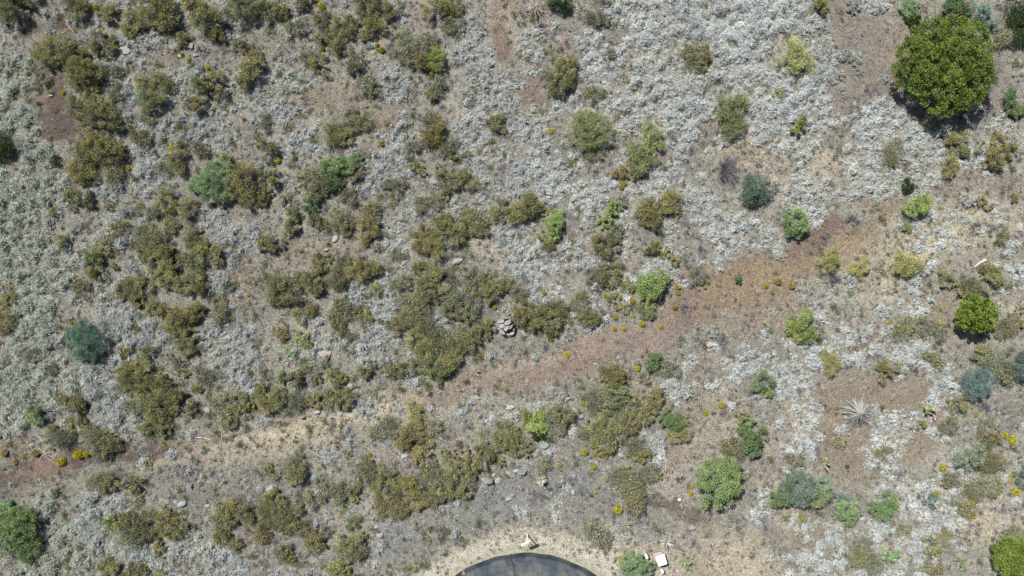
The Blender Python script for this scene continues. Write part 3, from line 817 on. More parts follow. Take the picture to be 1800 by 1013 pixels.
OTHERS = [  # x, y, r, style, special label or None
    (1035, 225, 38, 'Y', "largest feathery yellow-green broom bush, brown flecks inside, shadow at lower right"),
    (1145, 245, 24, 'Y', None), (1127, 278, 24, 'Y', None), (1285, 192, 27, 'Y', None), (1289, 222, 20, 'Y', None),
    (1400, 100, 27, 'Y', None), (1440, 12, 17, 'Y', None), (1365, 165, 12, 'Y', None), (1403, 222, 15, 'L', None),
    (767, 104, 20, 'L', "bright lime bush beside a dark olive shrub near the top edge"), (766, 122, 12, 'L', None),
    (1050, 268, 14, 'P', None),
    (372, 322, 32, 'M', "mint green bush with wispy branches beside a dark olive shrub"), (395, 292, 20, 'M', None), (348, 322, 18, 'M', None),
    (582, 295, 20, 'M', "light green bush, upper of a pair, above the middle left"), (585, 322, 17, 'G', None),
    (1330, 330, 26, 'B', "dark blue-grey green shrub with purplish stems and dark shadow"), (1325, 350, 14, 'D', None),
    (1278, 298, 22, 'S', "bare grey twiggy shrub standing among pale ground cover"),
    (1600, 15, 17, 'M', None), (1603, 37, 12, 'D', None), (1672, 14, 22, 'G', None), (1690, 26, 12, 'G', None), (1725, 20, 16, 'T', None), (1741, 46, 17, 'T', None),
    (1788, 28, 22, 'D', None), (1776, 174, 16, 'G', None), (1787, 196, 15, 'G', None), (1595, 325, 12, 'D', None), (982, 8, 16, 'D', "very dark green shrub cut by the top edge of the photo"),
    (3, 258, 20, 'D', "dark green shrub cut by the left edge of the photo"), (97, 282, 10, 'D', None),
    (147, 600, 36, 'T', "blue-green shrub with dark shadowed side near the left edge"), (160, 634, 11, 'M', "tiny mint green bush at the foot of the big blue-green shrub"),
    (976, 392, 18, 'L', "upright bright lime bush with olive shrub at its foot"), (968, 415, 13, 'L', None), (1072, 374, 16, 'L', None), (1062, 391, 11, 'L', None),
    (1145, 503, 27, 'L', "soft light green bush beside the reddish trail"), (1140, 525, 17, 'Y', None), (1135, 548, 14, 'Y', None), (1100, 500, 15, 'Y', None), (1296, 487, 10, 'G', None),
    (1397, 390, 24, 'M', None), (1392, 408, 17, 'G', None), (1458, 458, 18, 'Y', None), (1465, 486, 14, 'S', None), (1512, 472, 18, 'Y', None), (1592, 465, 22, 'Y', None),
    (1612, 360, 20, 'L', None), (1598, 378, 14, 'S', None), (1595, 402, 12, 'Y', None), (1500, 388, 12, 'S', None), (1448, 422, 10, 'S', None),
    (1408, 567, 27, 'L', "round pale lime bush on brown soil right of the trail"), (1400, 585, 18, 'Y', None), (1462, 638, 19, 'Y', None),
    (1720, 675, 28, 'B', "round blue-grey shrub below the small round tree"), (1790, 640, 24, 'B', None), (1703, 805, 24, 'T', "pale blue-green shrub among straw and yellow flowers"),
    (66, 730, 17, 'M', None), (32, 922, 32, 'G', "big green bush in the bottom left corner"), (45, 958, 24, 'G', None), (10, 898, 18, 'M', None), (56, 915, 15, 'G', None), (12, 950, 20, 'M', None),
    (195, 920, 13, 'G', None), (942, 748, 20, 'L', "bright lime bush casting a dark shadow beside grey stones"), (925, 738, 13, 'L', None), (957, 740, 13, 'L', None), (945, 765, 12, 'D', None),
    (1320, 768, 22, 'G', None), (1325, 790, 15, 'G', None), (1316, 744, 12, 'M', None), (1340, 672, 20, 'M', None), (1345, 690, 13, 'G', None),
    (1265, 848, 42, 'G', "big round green bush right of the white marker"),
    (1115, 998, 28, 'M', None), (1103, 985, 17, 'Y', None), (1132, 1000, 15, 'M', None), (1207, 988, 12, 'M', None),
    (1405, 858, 32, 'T', "large blue-green bush, right of the big round green bush"), (1378, 872, 22, 'G', None), (1432, 872, 22, 'M', None), (1398, 838, 18, 'T', None), (1448, 858, 17, 'M', None),
    (1490, 895, 20, 'M', None), (1482, 880, 14, 'T', None), (1495, 914, 13, 'G', None), (1555, 890, 22, 'G', None), (1566, 882, 13, 'L', None),
    (1633, 880, 12, 'T', None), (1618, 748, 12, 'Y', None), (1796, 838, 15, 'T', None), (1565, 978, 12, 'M', None), (1690, 990, 10, 'M', None),
    (192, 1004, 10, 'M', None), (510, 620, 10, 'M', None), (1085, 362, 11, 'L', None), (1270, 600, 9, 'S', None), (1737, 718, 12, 'S', None), (1590, 930, 12, 'P', None),
    (1720, 400, 12, 'S', None), (1235, 440, 10, 'S', None), (1205, 540, 9, 'S', None), (1180, 245, 10, 'S', None), (1095, 350, 10, 'S', None),
]

THINGS = []          # (object, px, py, r_px, phrase, special label)
COLW = {'O': 'olive', 'R': 'rusty brown', 'P': 'pale olive', 'G': 'green', 'M': 'mint green', 'L': 'lime green', 'Y': 'yellow-green', 'T': 'blue-green', 'B': 'blue-grey', 'D': 'dark green', 'S': 'bare twiggy'}
GROUPW = {'W': 'isolated silvery tufts on bare soil', 'O': 'olive shrubs over the slope', 'R': 'rusty brown shrubs among the olive ones', 'P': 'pale olive shrubs over the slope', 'G': 'green shrubs', 'M': 'mint green shrubs',
          'L': 'lime green shrubs', 'Y': 'yellow-green broom bushes', 'T': 'blue-green shrubs', 'B': 'blue-grey shrubs', 'D': 'dark green shrubs', 'S': 'bare twiggy shrubs'}
rs_t = np.random.default_rng(99)


def add_shrub(x, y, r, kind, special=None, parts=True):
    rm = r / PX * (1.24 if kind in 'ORP' else 1.13)
    si = int(np.argmin([abs(s - rm) for s in SIZES]))
    nv = {'O': 4, 'P': 3, 'R': 2}.get(kind, 2)
    crown, stems, _, _, r0 = lib(kind, si, int(rs_t.integers(0, nv)))
    sc = rm / r0
    X, Y, Z = place(x, y, rm * .5)
    rot = float(rs_t.random() * 6.28)
    nm = STYLE[kind][0]
    val = float(.78 + .44 * rs_t.random())
    warmth = float(rs_t.normal(-.03, .045)) if kind in 'ORP' else float(rs_t.normal(0, .05))
    tint = (val * (1 + warmth), val, val * (1 - warmth), 1)
    if kind == 'W': v_ = .92 + .12 * float(rs_t.random()); tint = (v_, v_ * .99, v_ * .96, 1)
    if (x, y) == (147, 600): tint = (.55, .72, .66, 1)
    if (x, y) == (1330, 330): tint = (.75, .85, .75, 1)
    e = link(nm, None, loc=(X, Y, Z), cat=STYLE[kind][1], group=GROUPW[kind])
    e.rotation_euler = (0, 0, rot)
    e.scale = (sc, sc * float(.88 + .24 * rs_t.random()), sc * float(.85 + .3 * rs_t.random()))
    for part, me in (("crown", crown), ("stems", stems)):
        o = link(part, me, parent=e)
        o.color = tint if part == "crown" else (1, 1, 1, 1)
    size = ('large' if r >= 11.5 else 'small') if kind == 'W' else ('large' if r >= 19 else ('medium' if r >= 13.5 else 'small'))
    THINGS.append((e, x, y, r, f"{size} pale silvery tuft" if kind == 'W' else f"{size} {COLW[kind]} shrub", special))
    return e


ol = []
for tok in OLIVE.split():
    x, y, r = tok.split(",")
    k = 'O'
    if r[-1].isalpha(): k = r[-1]; r = r[:-1]
    ol.append((float(x), float(y), float(r), k))
print("catalogued shrubs", len(ol), {k: sum(1 for o in ol if o[3] == k) for k in 'OPR'})
kept = []
for o in sorted(ol, key=lambda o: -o[2]):
    if all((o[0] - q[0]) ** 2 + (o[1] - q[1]) ** 2 > (.42 * q[2]) ** 2 for q in kept): kept.append(o)
olive = [o for o in kept if o[3] == 'O']
shown, rest = olive[:300], olive[300:]
print("olive", len(olive), "rest", len(rest))
for o in shown + [o for o in kept if o[3] != 'O']:
    add_shrub(*o)
TUFTS = "1490,95,12 1504,103,11 1478,132,9 1513,128,7 1480,155,6 1486,168,6 1452,88,13 1436,99,11 1440,125,13 1466,140,9 1500,11,13 1545,13,11 1555,138,8 1252,585,10 1205,690,13 1376,436,9 1377,449,8 1492,492,11 1555,548,13 1526,582,11 1410,525,9 1360,548,8 1158,770,14 1150,789,13 1180,643,10 893,551,12 1702,353,13 1410,985,11 1351,980,12 1293,747,9 969,690,9 989,700,9 1420,800,8 1615,745,10 1540,720,9"
for tok in TUFTS.split():
    x, y, r = map(float, tok.split(","))
    add_shrub(x, y, r * .95, 'W')
for (x, y, r, k, sp) in OTHERS:
    add_shrub(x, y, r, k, sp)
if rest:
    Vs, Fs, Cs, n0 = [], [], [], 0
    for (x, y, r, k) in rest:
        _, _, (V, F, C), _, r0 = lib('O', 0, int(rs_t.integers(0, 4)))
        sc = r / PX / r0; a = rs_t.random() * 6.28
        X, Y, Z = place(x, y, r / PX * .5)
        W = V * sc; W = np.stack([W[:, 0] * cos(a) - W[:, 1] * sin(a) + X, W[:, 0] * sin(a) + W[:, 1] * cos(a) + Y, W[:, 2] + Z], 1)
        Vs.append(W); Fs.append(F + n0); Cs.append(C); n0 += len(V)
    link("small_olive_shrubs", mesh_np("small_olive_shrubs", np.concatenate(Vs), np.concatenate(Fs), np.concatenate(Cs), M_leaf), kind="stuff",
         label="the smallest low olive shrubs dotted over the slope", cat="shrubs")


# ================================================================ trees
def tree(name, x, y, r_px, hgt, seed, palette, label, lobes=150, lobe_r=.6, nleaf=30000, leaf=(.16, .10), squash=.8, zc=None, ex=1.0, trunk_h=.5, up=.3):
    rs = np.random.default_rng(seed)
    r = r_px / PX
    zc = zc or hgt * .5
    X, Y, Z = place(x, y, zc)
    e = link(name, None, loc=(X, Y, Z), cat="tree", label=label)
    # lobes over the surface of a dome, a few inside
    fz = 1 - (np.arange(lobes) + .5) / lobes * 1.45
    fa = np.arange(lobes) * 2.39996 + rs.normal(0, .12, lobes)
    fz = np.clip(fz + rs.normal(0, .03, lobes), -.5, 1)
    d = np.stack([np.sqrt(1 - fz ** 2) * np.cos(fa), np.sqrt(1 - fz ** 2) * np.sin(fa), fz], 1)
    rr = r - lobe_r * .8
    k = np.where(rs.random(lobes) < .68, .93 + .10 * rs.random(lobes), .66 + .2 * rs.random(lobes))
    half = (hgt - .3) / 2
    wob = 1 + .05 * np.sin(np.arctan2(d[:, 1], d[:, 0]) * 3 + seed) + .04 * np.sin(np.arctan2(d[:, 1], d[:, 0]) * 5 + 2 * seed)
    c = np.stack([d[:, 0] * rr * k * ex * wob, d[:, 1] * rr * k * wob, .3 + half + d[:, 2] * (half - lobe_r * .5) * k], 1)
    lr = lobe_r * (.65 + .6 * rs.random(lobes))
    i = rs.choice(lobes, nleaf, p=lr ** 2 / (lr ** 2).sum())
    dd = rs.normal(0, 1, (nleaf, 3)); dd /= np.linalg.norm(dd, axis=1)[:, None]
    bum = 1 + .22 * np.sin(dd[:, 0] * 7 + i) * np.sin(dd[:, 1] * 8 + 2 * i) + .05 * rs.normal(0, 1, nleaf)
    P = c[i] + dd * (lr[i] * (.5 + .5 * rs.random(nleaf) ** .5) * bum)[:, None] * np.array((1, 1, squash))
    inner = rs.random(nleaf) < .34
    mid = np.array((0, 0, .3 + half)); sc_ = .50 + .28 * rs.random(nleaf)
    P = np.where(inner[:, None], mid + (P - mid) * sc_[:, None], P)
    P[inner] += rs.normal(0, lobe_r * .35, (int(inner.sum()), 3))
    P[:, 2] = np.maximum(P[:, 2], .08)
    D = dd * .8 + rs.normal(0, .5, (nleaf, 3)); D /= np.linalg.norm(D, axis=1)[:, None]
    f = np.clip(rs.random(nleaf) * .8 + (rs.random(lobes) * .5)[i] - .15, 0, 1)
    C = lerp(palette[0], palette[1], f)
    bad = np.sin(P[:, 0] * 1.7 + 1) * np.sin(P[:, 1] * 1.3 + 2) + rs.normal(0, .2, nleaf) > .85     # a few greyer sprigs
    C = np.where(bad[:, None], C * .6 + np.array((.16, .17, .11)) * .5, C)
    V, F, CC = leaves(P, D, up, leaf[0] * (.6 + .8 * rs.random(nleaf)), leaf[1] * (.6 + .8 * rs.random(nleaf)), C, rs)
    o = link("crown", mesh_np("crown", V, F, CC, M_leaf), parent=e)
    # trunk and limbs: tapered tubes
    vv, ff = [], []
    def limb(p0, p1, r0, r1, n=7):
        p0, p1 = np.array(p0), np.array(p1); ax = p1 - p0; ax = ax / np.linalg.norm(ax)
        s = np.cross(ax, (0.3, .9, .1)); s /= np.linalg.norm(s); q = np.cross(ax, s); b0 = len(vv)
        for (pp, rad) in ((p0, r0), ((p0 + p1) / 2 + rs.normal(0, .05, 3), (r0 + r1) / 2), (p1, r1)):
            for j in range(n): a = 2 * pi * j / n; vv.append(tuple(pp + (s * cos(a) + q * sin(a)) * rad))
        for lv in range(2):
            for j in range(n):
                ff.append((b0 + lv * n + j, b0 + lv * n + (j + 1) % n, b0 + (lv + 1) * n + (j + 1) % n, b0 + (lv + 1) * n + j))
    limb((0, 0, -.1), (.05, .03, trunk_h), r * .06 + .04, r * .05 + .03)
    for j in range(14):
        q = c[int(rs.integers(0, lobes))]
        limb((.05, .03, trunk_h * .8), q * .85, r * .03 + .02, .025, 5)
    me = bpy.data.meshes.new("trunk"); me.from_pydata(vv, [], ff); me.materials.append(M_bark)
    link("trunk", me, parent=e)
    return e


M_bark = solid_material("bark", (.13, .10, .08), .9, .4, 12)
tree("juniper_tree", 1661, 115, 86, 4.3, 5, ((.045, .08, .014), (.31, .41, .09)), "big round green tree near the top right corner casting a black shadow",
     lobes=310, lobe_r=.38, nleaf=80000, leaf=(.13, .085))
tree("juniper_tree", 1716, 553, 35, 3.1, 9, ((.06, .10, .014), (.34, .45, .07)), "small round bright green tree with black shadow near the right edge",
     lobes=90, lobe_r=.26, nleaf=20000, leaf=(.13, .08))
tree("round_conifer", 1778, 978, 37, 2.6, 13, ((.11, .16, .025), (.33, .42, .09)), "dense lime green dome-shaped conifer in the bottom right corner",
     lobes=110, lobe_r=.34, nleaf=24000, leaf=(.13, .06))
# ================================================================ yellow flower mounds
FLOWERS = """169,13,7 70,86,6 137,97,5 321,97,4 333,105,5 366,118,6 110,163,5 125,173,7d 152,231,4 313,227,4 300,261,7 224,296,5
565,85,6 670,87,7 662,78,5 748,14,6 564,10,7 700,62,6d 752,60,6d 486,281,7 670,252,6d 967,231,6 1090,233,4 1096,322,6 1092,330,5d 1003,288,4d 1165,255,5
208,391,7 107,459,6 128,490,4 125,567,4 340,537,5 361,576,4 435,519,4 314,656,4d 474,528,5 852,491,5 869,541,5 855,630,5
956,515,5 1064,520,5 1111,529,6 1081,558,5 1080,578,5 1096,578,5 1128,570,6 1161,574,6 1120,648,6 970,596,5 997,624,6 1191,505,6 1192,515,5d 1186,540,6d 1347,503,5 1192,458,5 1114,556,4 917,528,4
1368,495,7d 1392,503,7d 1627,548,5 1651,568,6 1565,566,5 8,797,8d 26,813,6d 62,797,8d 41,803,5 106,812,9 136,800,10 151,799,7 171,803,4d 263,816,5
649,800,5 1024,709,5 1028,796,7 1045,800,4 984,818,5 1043,822,6 1047,866,4 1066,845,4d 1087,897,9 1176,763,5 1240,726,6 1268,713,6 1214,868,5 1217,855,4
1783,774,8 1770,766,6 1660,824,7 1778,839,5 1779,848,4 1787,865,8 1648,868,6 1707,885,7 1711,907,6 1544,798,5d 1548,816,4d 1638,965,5 1510,982,5 1565,965,4d 1738,698,4d 1720,730,5d 1655,545,4d"""


def mound_mesh(seed, dull):
    rs = np.random.default_rng(seed)
    r, n = .34, 520
    d = rs.normal(0, 1, (n, 3)); d /= np.linalg.norm(d, axis=1)[:, None]; d[:, 2] = np.abs(d[:, 2])
    P = d * (r * (.7 + .4 * rs.random(n)))[:, None] * np.array((1, 1, 1.0)) + np.array((0, 0, .1))
    D = d * .3 + rs.normal(0, .6, (n, 3)); D /= np.linalg.norm(D, axis=1)[:, None]
    if dull: C = lerp((.28, .24, .07), (.47, .40, .14), rs.random(n))
    else: C = np.where((rs.random(n) < .3)[:, None], lerp((.20, .22, .04), (.34, .34, .07), rs.random(n)), lerp((.44, .40, .03), (.70, .64, .05), rs.random(n)))
    V, F, CC = leaves(P, D, .5, np.full(n, .085), np.full(n, .065), C, rs)
    n2 = 160
    d2 = rs.normal(0, 1, (n2, 3)); d2 /= np.linalg.norm(d2, axis=1)[:, None]; d2[:, 2] = np.abs(d2[:, 2]) * .7
    P2 = d2 * (r * .75); D2 = d2 / np.linalg.norm(d2, axis=1)[:, None]
    V2, F2, C2 = leaves(P2, D2, .2, np.full(n2, r * .9), np.full(n2, .035), lerp((.07, .08, .02), (.16, .17, .05), rs.random(n2)), rs)
    return mesh_np("flowers", V, F, CC, M_leaf), mesh_np("stems", V2, F2, C2, M_leaf)


MOUNDS = [mound_mesh(200 + i, False) for i in range(3)] + [mound_mesh(210 + i, True) for i in range(2)]
SPECIAL_FLOWERS = {
    (136, 800): "largest bright yellow flower mound, left one of a touching pair on the dark trail",
    (151, 799): "smaller yellow flower mound touching the right side of the largest one on the dark trail",
    (106, 812): "bright yellow flower mound with black shadow, just left of the touching pair",
    (1087, 897): "bright yellow flower mound on grey gravel above the asphalt turning circle",
}
for tok in FLOWERS.split():
    x, y, r = tok.split(",")
    dull = r.endswith("d"); r = float(r.rstrip("d")); x, y = float(x), float(y)
    fl, st = MOUNDS[int(rs_t.integers(3, 5)) if dull else int(rs_t.integers(0, 3))]
    rm = r / PX * .85
    e = link("flower_mound", None, loc=place(x, y, rm * .7), cat="flowering plant", group="yellow flower mounds")
    e.rotation_euler = (0, 0, float(rs_t.random() * 6.28)); s = rm / .36
    e.scale = (s * float(.9 + .3 * rs_t.random()), s, s * float(.85 + .3 * rs_t.random()))
    v = float(.85 + .25 * rs_t.random())
    for pn, me in (("flowers", fl), ("stems", st)):
        o = link(pn, me, parent=e); o.color = (v, v * float(.9 + .12 * rs_t.random()), v, 1) if pn == "flowers" else (1, 1, 1, 1)
    THINGS.append((e, x, y, r, ("dull straw-yellow" if dull else "bright yellow") + " flower mound", SPECIAL_FLOWERS.get((x, y))))


# ================================================================ rocks
def rock_mesh(seed, stretch=(1, .75, .45), name="rock"):
    import bmesh
    rs = np.random.default_rng(seed)
    bm = bmesh.new()
    bmesh.ops.create_icosphere(bm, subdivisions=2, radius=1)
    planes = rs.normal(0, 1, (11, 3)); planes /= np.linalg.norm(planes, axis=1)[:, None]
    dist = .42 + .34 * rs.random(11)
    for v in bm.verts:
        p = np.array(v.co)
        for q, dd in zip(planes, dist):
            s = p @ q
            if s > dd: p = p - q * (s - dd) * 1.0
        p = p * np.array(stretch) * (1 + rs.normal(0, .045))
        v.co = p
    me = bpy.data.meshes.new(name); bm.to_mesh(me); bm.free()
    return me


def rock_material():
    t = NT("stone")
    oi = t.n("ObjectInfo")
    f = t.noise(5, 6, .7); g = t.noise(22, 3, .6)
    c = t.mul(oi.outputs["Color"], t.ramp(f, [(.3, (.6, .58, .56)), (.7, (1.3, 1.28, 1.25))]))
    c = t.mul(c, t.ramp(g, [(.35, (.75, .75, .75)), (.65, (1.2, 1.2, 1.2))]))
    p = t.n("BsdfPrincipled"); t.l(c, p.inputs[0]); p.inputs["Roughness"].default_value = .9; p.inputs["Specular IOR Level"].default_value = .2
    b = t.n("Bump"); b.inputs["Strength"].default_value = .6; b.inputs["Distance"].default_value = .04
    t.l(g, b.inputs["Height"]); t.l(b.outputs[0], p.inputs["Normal"])
    t.l(p.outputs[0], t.out.inputs[0])
    return t.m


M_rock = rock_material()
ROCKM = [rock_mesh(300 + i) for i in range(7)]
for m in ROCKM: m.materials.append(M_rock)
GREY, PALE, PINK, DARK, BLUE = (.24, .235, .225), (.35, .335, .31), (.31, .265, .24), (.13, .12, .115), (.235, .265, .27)
ROCKS = [  # x, y, r px, height, angle, colour word
    (922, 588, 8, .45, 20, 'PINK', "flat pinkish stone just right of the cracked boulder outcrop"), (803, 460, 10, .4, -10, 'PALE', None), (797, 463, 5, .3, 30, 'GREY', None),
    (858, 849, 9, .75, 10, 'GREY', "dark-shadowed boulder on grey gravel above the turning circle"), (850, 844, 6, .4, 0, 'PINK', None), (869, 836, 4, .3, 0, 'PALE', None),
    (1020, 731, 7, .35, 15, 'BLUE', None), (1045, 724, 6, .35, -10, 'BLUE', None), (1008, 748, 5, .25, 0, 'PALE', None), (1012, 722, 6, .3, 40, 'PALE', None), (999, 702, 5, .3, 0, 'PINK', None),
    (936, 794, 5, .4, 10, 'GREY', None), (944, 797, 8, .4, -30, 'PALE', None), (957, 784, 8, .4, -20, 'BLUE', None), (962, 801, 5, .3, 0, 'GREY', None), (984, 791, 7, .3, 60, 'PINK', None),
    (918, 830, 8, .65, 0, 'BLUE', "blue-grey rock with a black shadow above the turning circle"), (908, 829, 5, .3, 0, 'PALE', None), (893, 833, 6, .35, 10, 'PALE', None), (877, 846, 7, .35, -20, 'PALE', None), (900, 835, 7, .3, 30, 'GREY', None),
    (916, 858, 6, .4, 0, 'GREY', None), (893, 879, 6, .35, 0, 'PALE', None), (982, 853, 6, .4, 0, 'DARK', None), (1218, 930, 6, .3, 5, 'BLUE', None), (1327, 870, 8, .35, 0, 'BLUE', None),
    (617, 681, 7, .55, 20, 'PALE', None), (531, 733, 5, .5, 0, 'PINK', None), (470, 736, 10, .3, 5, 'BLUE', None), (556, 726, 6, .3, 0, 'PALE', None), (222, 88, 10, .25, 0, 'PALE', None), (205, 73, 5, .2, 0, 'PALE', None),
    (333, 82, 9, .4, -20, 'PALE', None), (524, 38, 8, .35, 10, 'PALE', None), (514, 55, 5, .3, 0, 'GREY', None), (226, 143, 6, .3, 80, 'PALE', None), (88, 169, 4, .25, 0, 'PALE', None), (318, 98, 5, .25, 60, 'PALE', None), (345, 99, 4, .25, 0, 'PALE', None),
    (569, 624, 14, .4, -8, 'PINK', None), (552, 631, 6, .35, 0, 'DARK', None), (588, 420, 7, .25, -60, 'PALE', None), (510, 416, 6, .3, -60, 'PALE', None), (572, 440, 5, .25, 0, 'GREY', None), (536, 430, 5, .3, 40, 'GREY', None),
    (712, 803, 6, .3, 0, 'PALE', None), (713, 810, 4, .25, 0, 'PINK', None), (553, 841, 7, .3, 10, 'BLUE', None), (475, 858, 7, .4, -30, 'BLUE', None), (523, 849, 6, .3, 0, 'DARK', None), (598, 849, 5, .25, 0, 'GREY', None), (667, 941, 5, .25, 0, 'PALE', None),
    (319, 889, 8, .4, 0, 'BLUE', None), (307, 884, 5, .3, 0, 'PALE', None), (364, 724, 7, .4, 60, 'GREY', None), (364, 889, 5, .25, 0, 'PALE', None), (1797, 404, 11, .6, 60, 'PALE', "pale rock with black shadow at the right edge"),
    (895, 718, 8, .3, 0, 'PALE', None), (1190, 447, 4, .25, 0, 'PALE', None), (1205, 495, 5, .25, 0, 'PINK', None), (688, 703, 5, .2, 0, 'GREY', None), (1060, 766, 3, .2, 0, 'PALE', None), (1275, 868, 5, .25, 0, 'GREY', None),
    (970, 684, 4, .25, 0, 'PALE', None), (660, 928, 4, .2, 0, 'PALE', None), (655, 941, 4, .25, 0, 'GREY', None), (748, 802, 4, .2, 0, 'GREY', None), (815, 1008, 5, .35, 70, 'PINK', "pinkish stone lying on the dark rim of the asphalt"),
    (902, 873, 5, .3, 0, 'GREY', None), (872, 900, 5, .25, 0, 'DARK', None), (840, 700, 6, .3, 0, 'PALE', None), (1045, 640, 3, .15, 0, 'PALE', None), (1180, 490, 4, .3, 0, 'DARK', None), (620, 690, 4, .2, 0, 'DARK', None),
]
for k in range(34):
    a_ = rs_t.random(); ROCKS.append((800 + 260 * a_ + float(rs_t.normal(0, 8)), 900 - 62 * a_ + float(rs_t.normal(0, 20)), 2.4 + 2.2 * float(rs_t.random()) ** 2, .22, float(rs_t.random() * 90), ('GREY', 'BLUE', 'DARK', 'PALE')[k % 4], None))
COLS = dict(GREY=GREY, PALE=PALE, PINK=PINK, DARK=DARK, BLUE=BLUE)
WORDS = dict(GREY='grey', PALE='pale grey', PINK='pinkish', DARK='dark', BLUE='blue-grey')
for i, (x, y, r, h, a, cw, sp) in enumerate(ROCKS):
    X, Y, Z = place(x, y, h * .5)
    o = link("rock", ROCKM[i % 7], loc=(X, Y, Z + h * .18), cat="rock", group="loose rocks on the slope")
    s = r / PX * 1.3
    o.scale = (s, s * .95, h / .45 * .75); o.rotation_euler = (R(float(rs_t.normal(0, 6))), R(float(rs_t.normal(0, 6))), R(-a))
    c = COLS[cw]; v = float(.85 + .3 * rs_t.random()); o.color = (c[0] * v, c[1] * v, c[2] * v, 1)
    THINGS.append((o, x, y, r, ("large " if r >= 8 else ("medium " if r >= 6 else "small ")) + WORDS[cw] + " rock", sp))

# the cracked boulder outcrop: slabs split apart by joints
SLABS = [  # polygons in photo px, base and top heights in metres
    ([(874.6, 565.8), (881, 561.8), (886.4, 561.6), (886.3, 566.8), (881, 569.3), (875.6, 568.6)], 0, 1.02),
    ([(887.3, 567), (892.5, 563.6), (897.8, 561.4), (898.5, 567), (894.6, 570.8), (887, 571.7)], 0, 1.08),
    ([(876.4, 571), (886.4, 569.6), (887.2, 575.6), (883.3, 578), (877, 575.9)], 0, .98),
    ([(888, 573.4), (894.4, 571.8), (894.3, 578.1), (889, 582.8), (884.5, 579.7)], 0, .95),
    ([(895.4, 573.2), (901.6, 571), (899.4, 577), (895.5, 579.7)], 0, .9),
    ([(876.6, 580), (882.8, 579.6), (887.4, 585.3), (887.3, 589), (879.6, 586.8)], 0, .8),
    ([(890.6, 587.7), (902.3, 583.6), (904.8, 583.8), (901.6, 589.2), (891.2, 590)], 0, .42),
    ([(874.8, 576.8), (882.6, 578.5), (883, 579.2), (875.6, 579.6)], 0, .86),
    ([(880, 560.4), (882.8, 559), (896.6, 560), (886.8, 561)], 0, .95),
    ([(873, 569.6), (875.6, 570), (876, 575.6), (873.4, 574.6)], 0, .84),
    ([(898.6, 570), (901, 567.2), (903.4, 569.8), (901.6, 570.4)], 0, .55),
    ([(900.4, 577.6), (904.4, 576), (904, 581.6), (900.4, 582)], 0, .5),
]
oc = link("boulder_outcrop", None, loc=place(889, 577, .5), cat="boulder", label="cracked pinkish grey boulder split into blocks, black hollow beneath its lower edge")
OX, OY, OZ = oc.location
for i, (poly, z0, z1) in enumerate(SLABS):
    cxp, cyp = np.mean(poly, 0)
    top, bot = [], []
    for (x, y) in poly:
        X, Y = gp(x, y, z1)
        tX, tY = X - OX, Y - OY
        cX, cY = gp(cxp, cyp, z1); cX -= OX; cY -= OY
        grow = 1.03
        top.append((cX + (tX - cX) * grow, cY + (tY - cY) * grow, z1 + float(rs_t.normal(0, .035))))
        bot.append((cX + (tX - cX) * .78, cY + (tY - cY) * .78 + (.55 if cyp > 574 else .15), -.15))
    n = len(poly)
    mid = [(t_[0] * 1.0 + (t_[0] - cX) * .06, t_[1] + (t_[1] - cY) * .06, z1 - .16) for t_ in top]
    vv = [(t_[0] - (t_[0] - cX) * .07, t_[1] - (t_[1] - cY) * .07, t_[2] + .02) for t_ in top] + mid + bot
    ff = [tuple(range(n))] + [(k, n + k, n + (k + 1) % n, (k + 1) % n) for k in range(n)] + [(n + k, 2 * n + k, 2 * n + (k + 1) % n, n + (k + 1) % n) for k in range(n)]
    me = bpy.data.meshes.new("block"); me.from_pydata(vv, [], ff); me.update(); me.materials.append(M_rock)
    o = link("block", me, parent=oc)
    v = float(.9 + .25 * rs_t.random()); o.color = (.33 * v, .308 * v, .29 * v, 1)


# ================================================================ rosettes of long leaves (dead yucca, dry sotols)
M_blade = solid_material("dry_leaf", (.5, .46, .40), .9, .3, 9)


def tinted(name, rough=.9):
    t = NT(name)
    oi = t.n("ObjectInfo"); f = t.noise(9, 4, .6)
    c = t.mul(oi.outputs["Color"], t.ramp(f, [(.3, (.72, .7, .7)), (.7, (1.2, 1.2, 1.18))]))
    p = t.n("BsdfPrincipled"); t.l(c, p.inputs[0]); p.inputs["Roughness"].default_value = rough; p.inputs["Specular IOR Level"].default_value = .15
    t.l(p.outputs[0], t.out.inputs[0])
    return t.m


M_tint = tinted("dry_leaf_tinted")


def blade_mesh(L, w, droop, fold=.3):
    n = 5; vv, ff = [], []
    for i in range(n + 1):
        s = i / n; ww = w * (1 - s ** 2 * .9) * (.6 + .4 * min(1, s * 5))
        xx = L * s * (1 - .1 * s); zz = -droop * L * s * s
        vv += [(xx, -ww, zz + ww * fold), (xx, 0, zz), (xx, ww, zz + ww * fold)]
        if i:
            a = 3 * (i - 1); b = 3 * i
            ff += [(a, b, b + 1, a + 1), (a + 1, b + 1, b + 2, a + 2)]
    me = bpy.data.meshes.new("leaf"); me.from_pydata(vv, [], ff); me.update(); me.materials.append(M_tint)
    return me


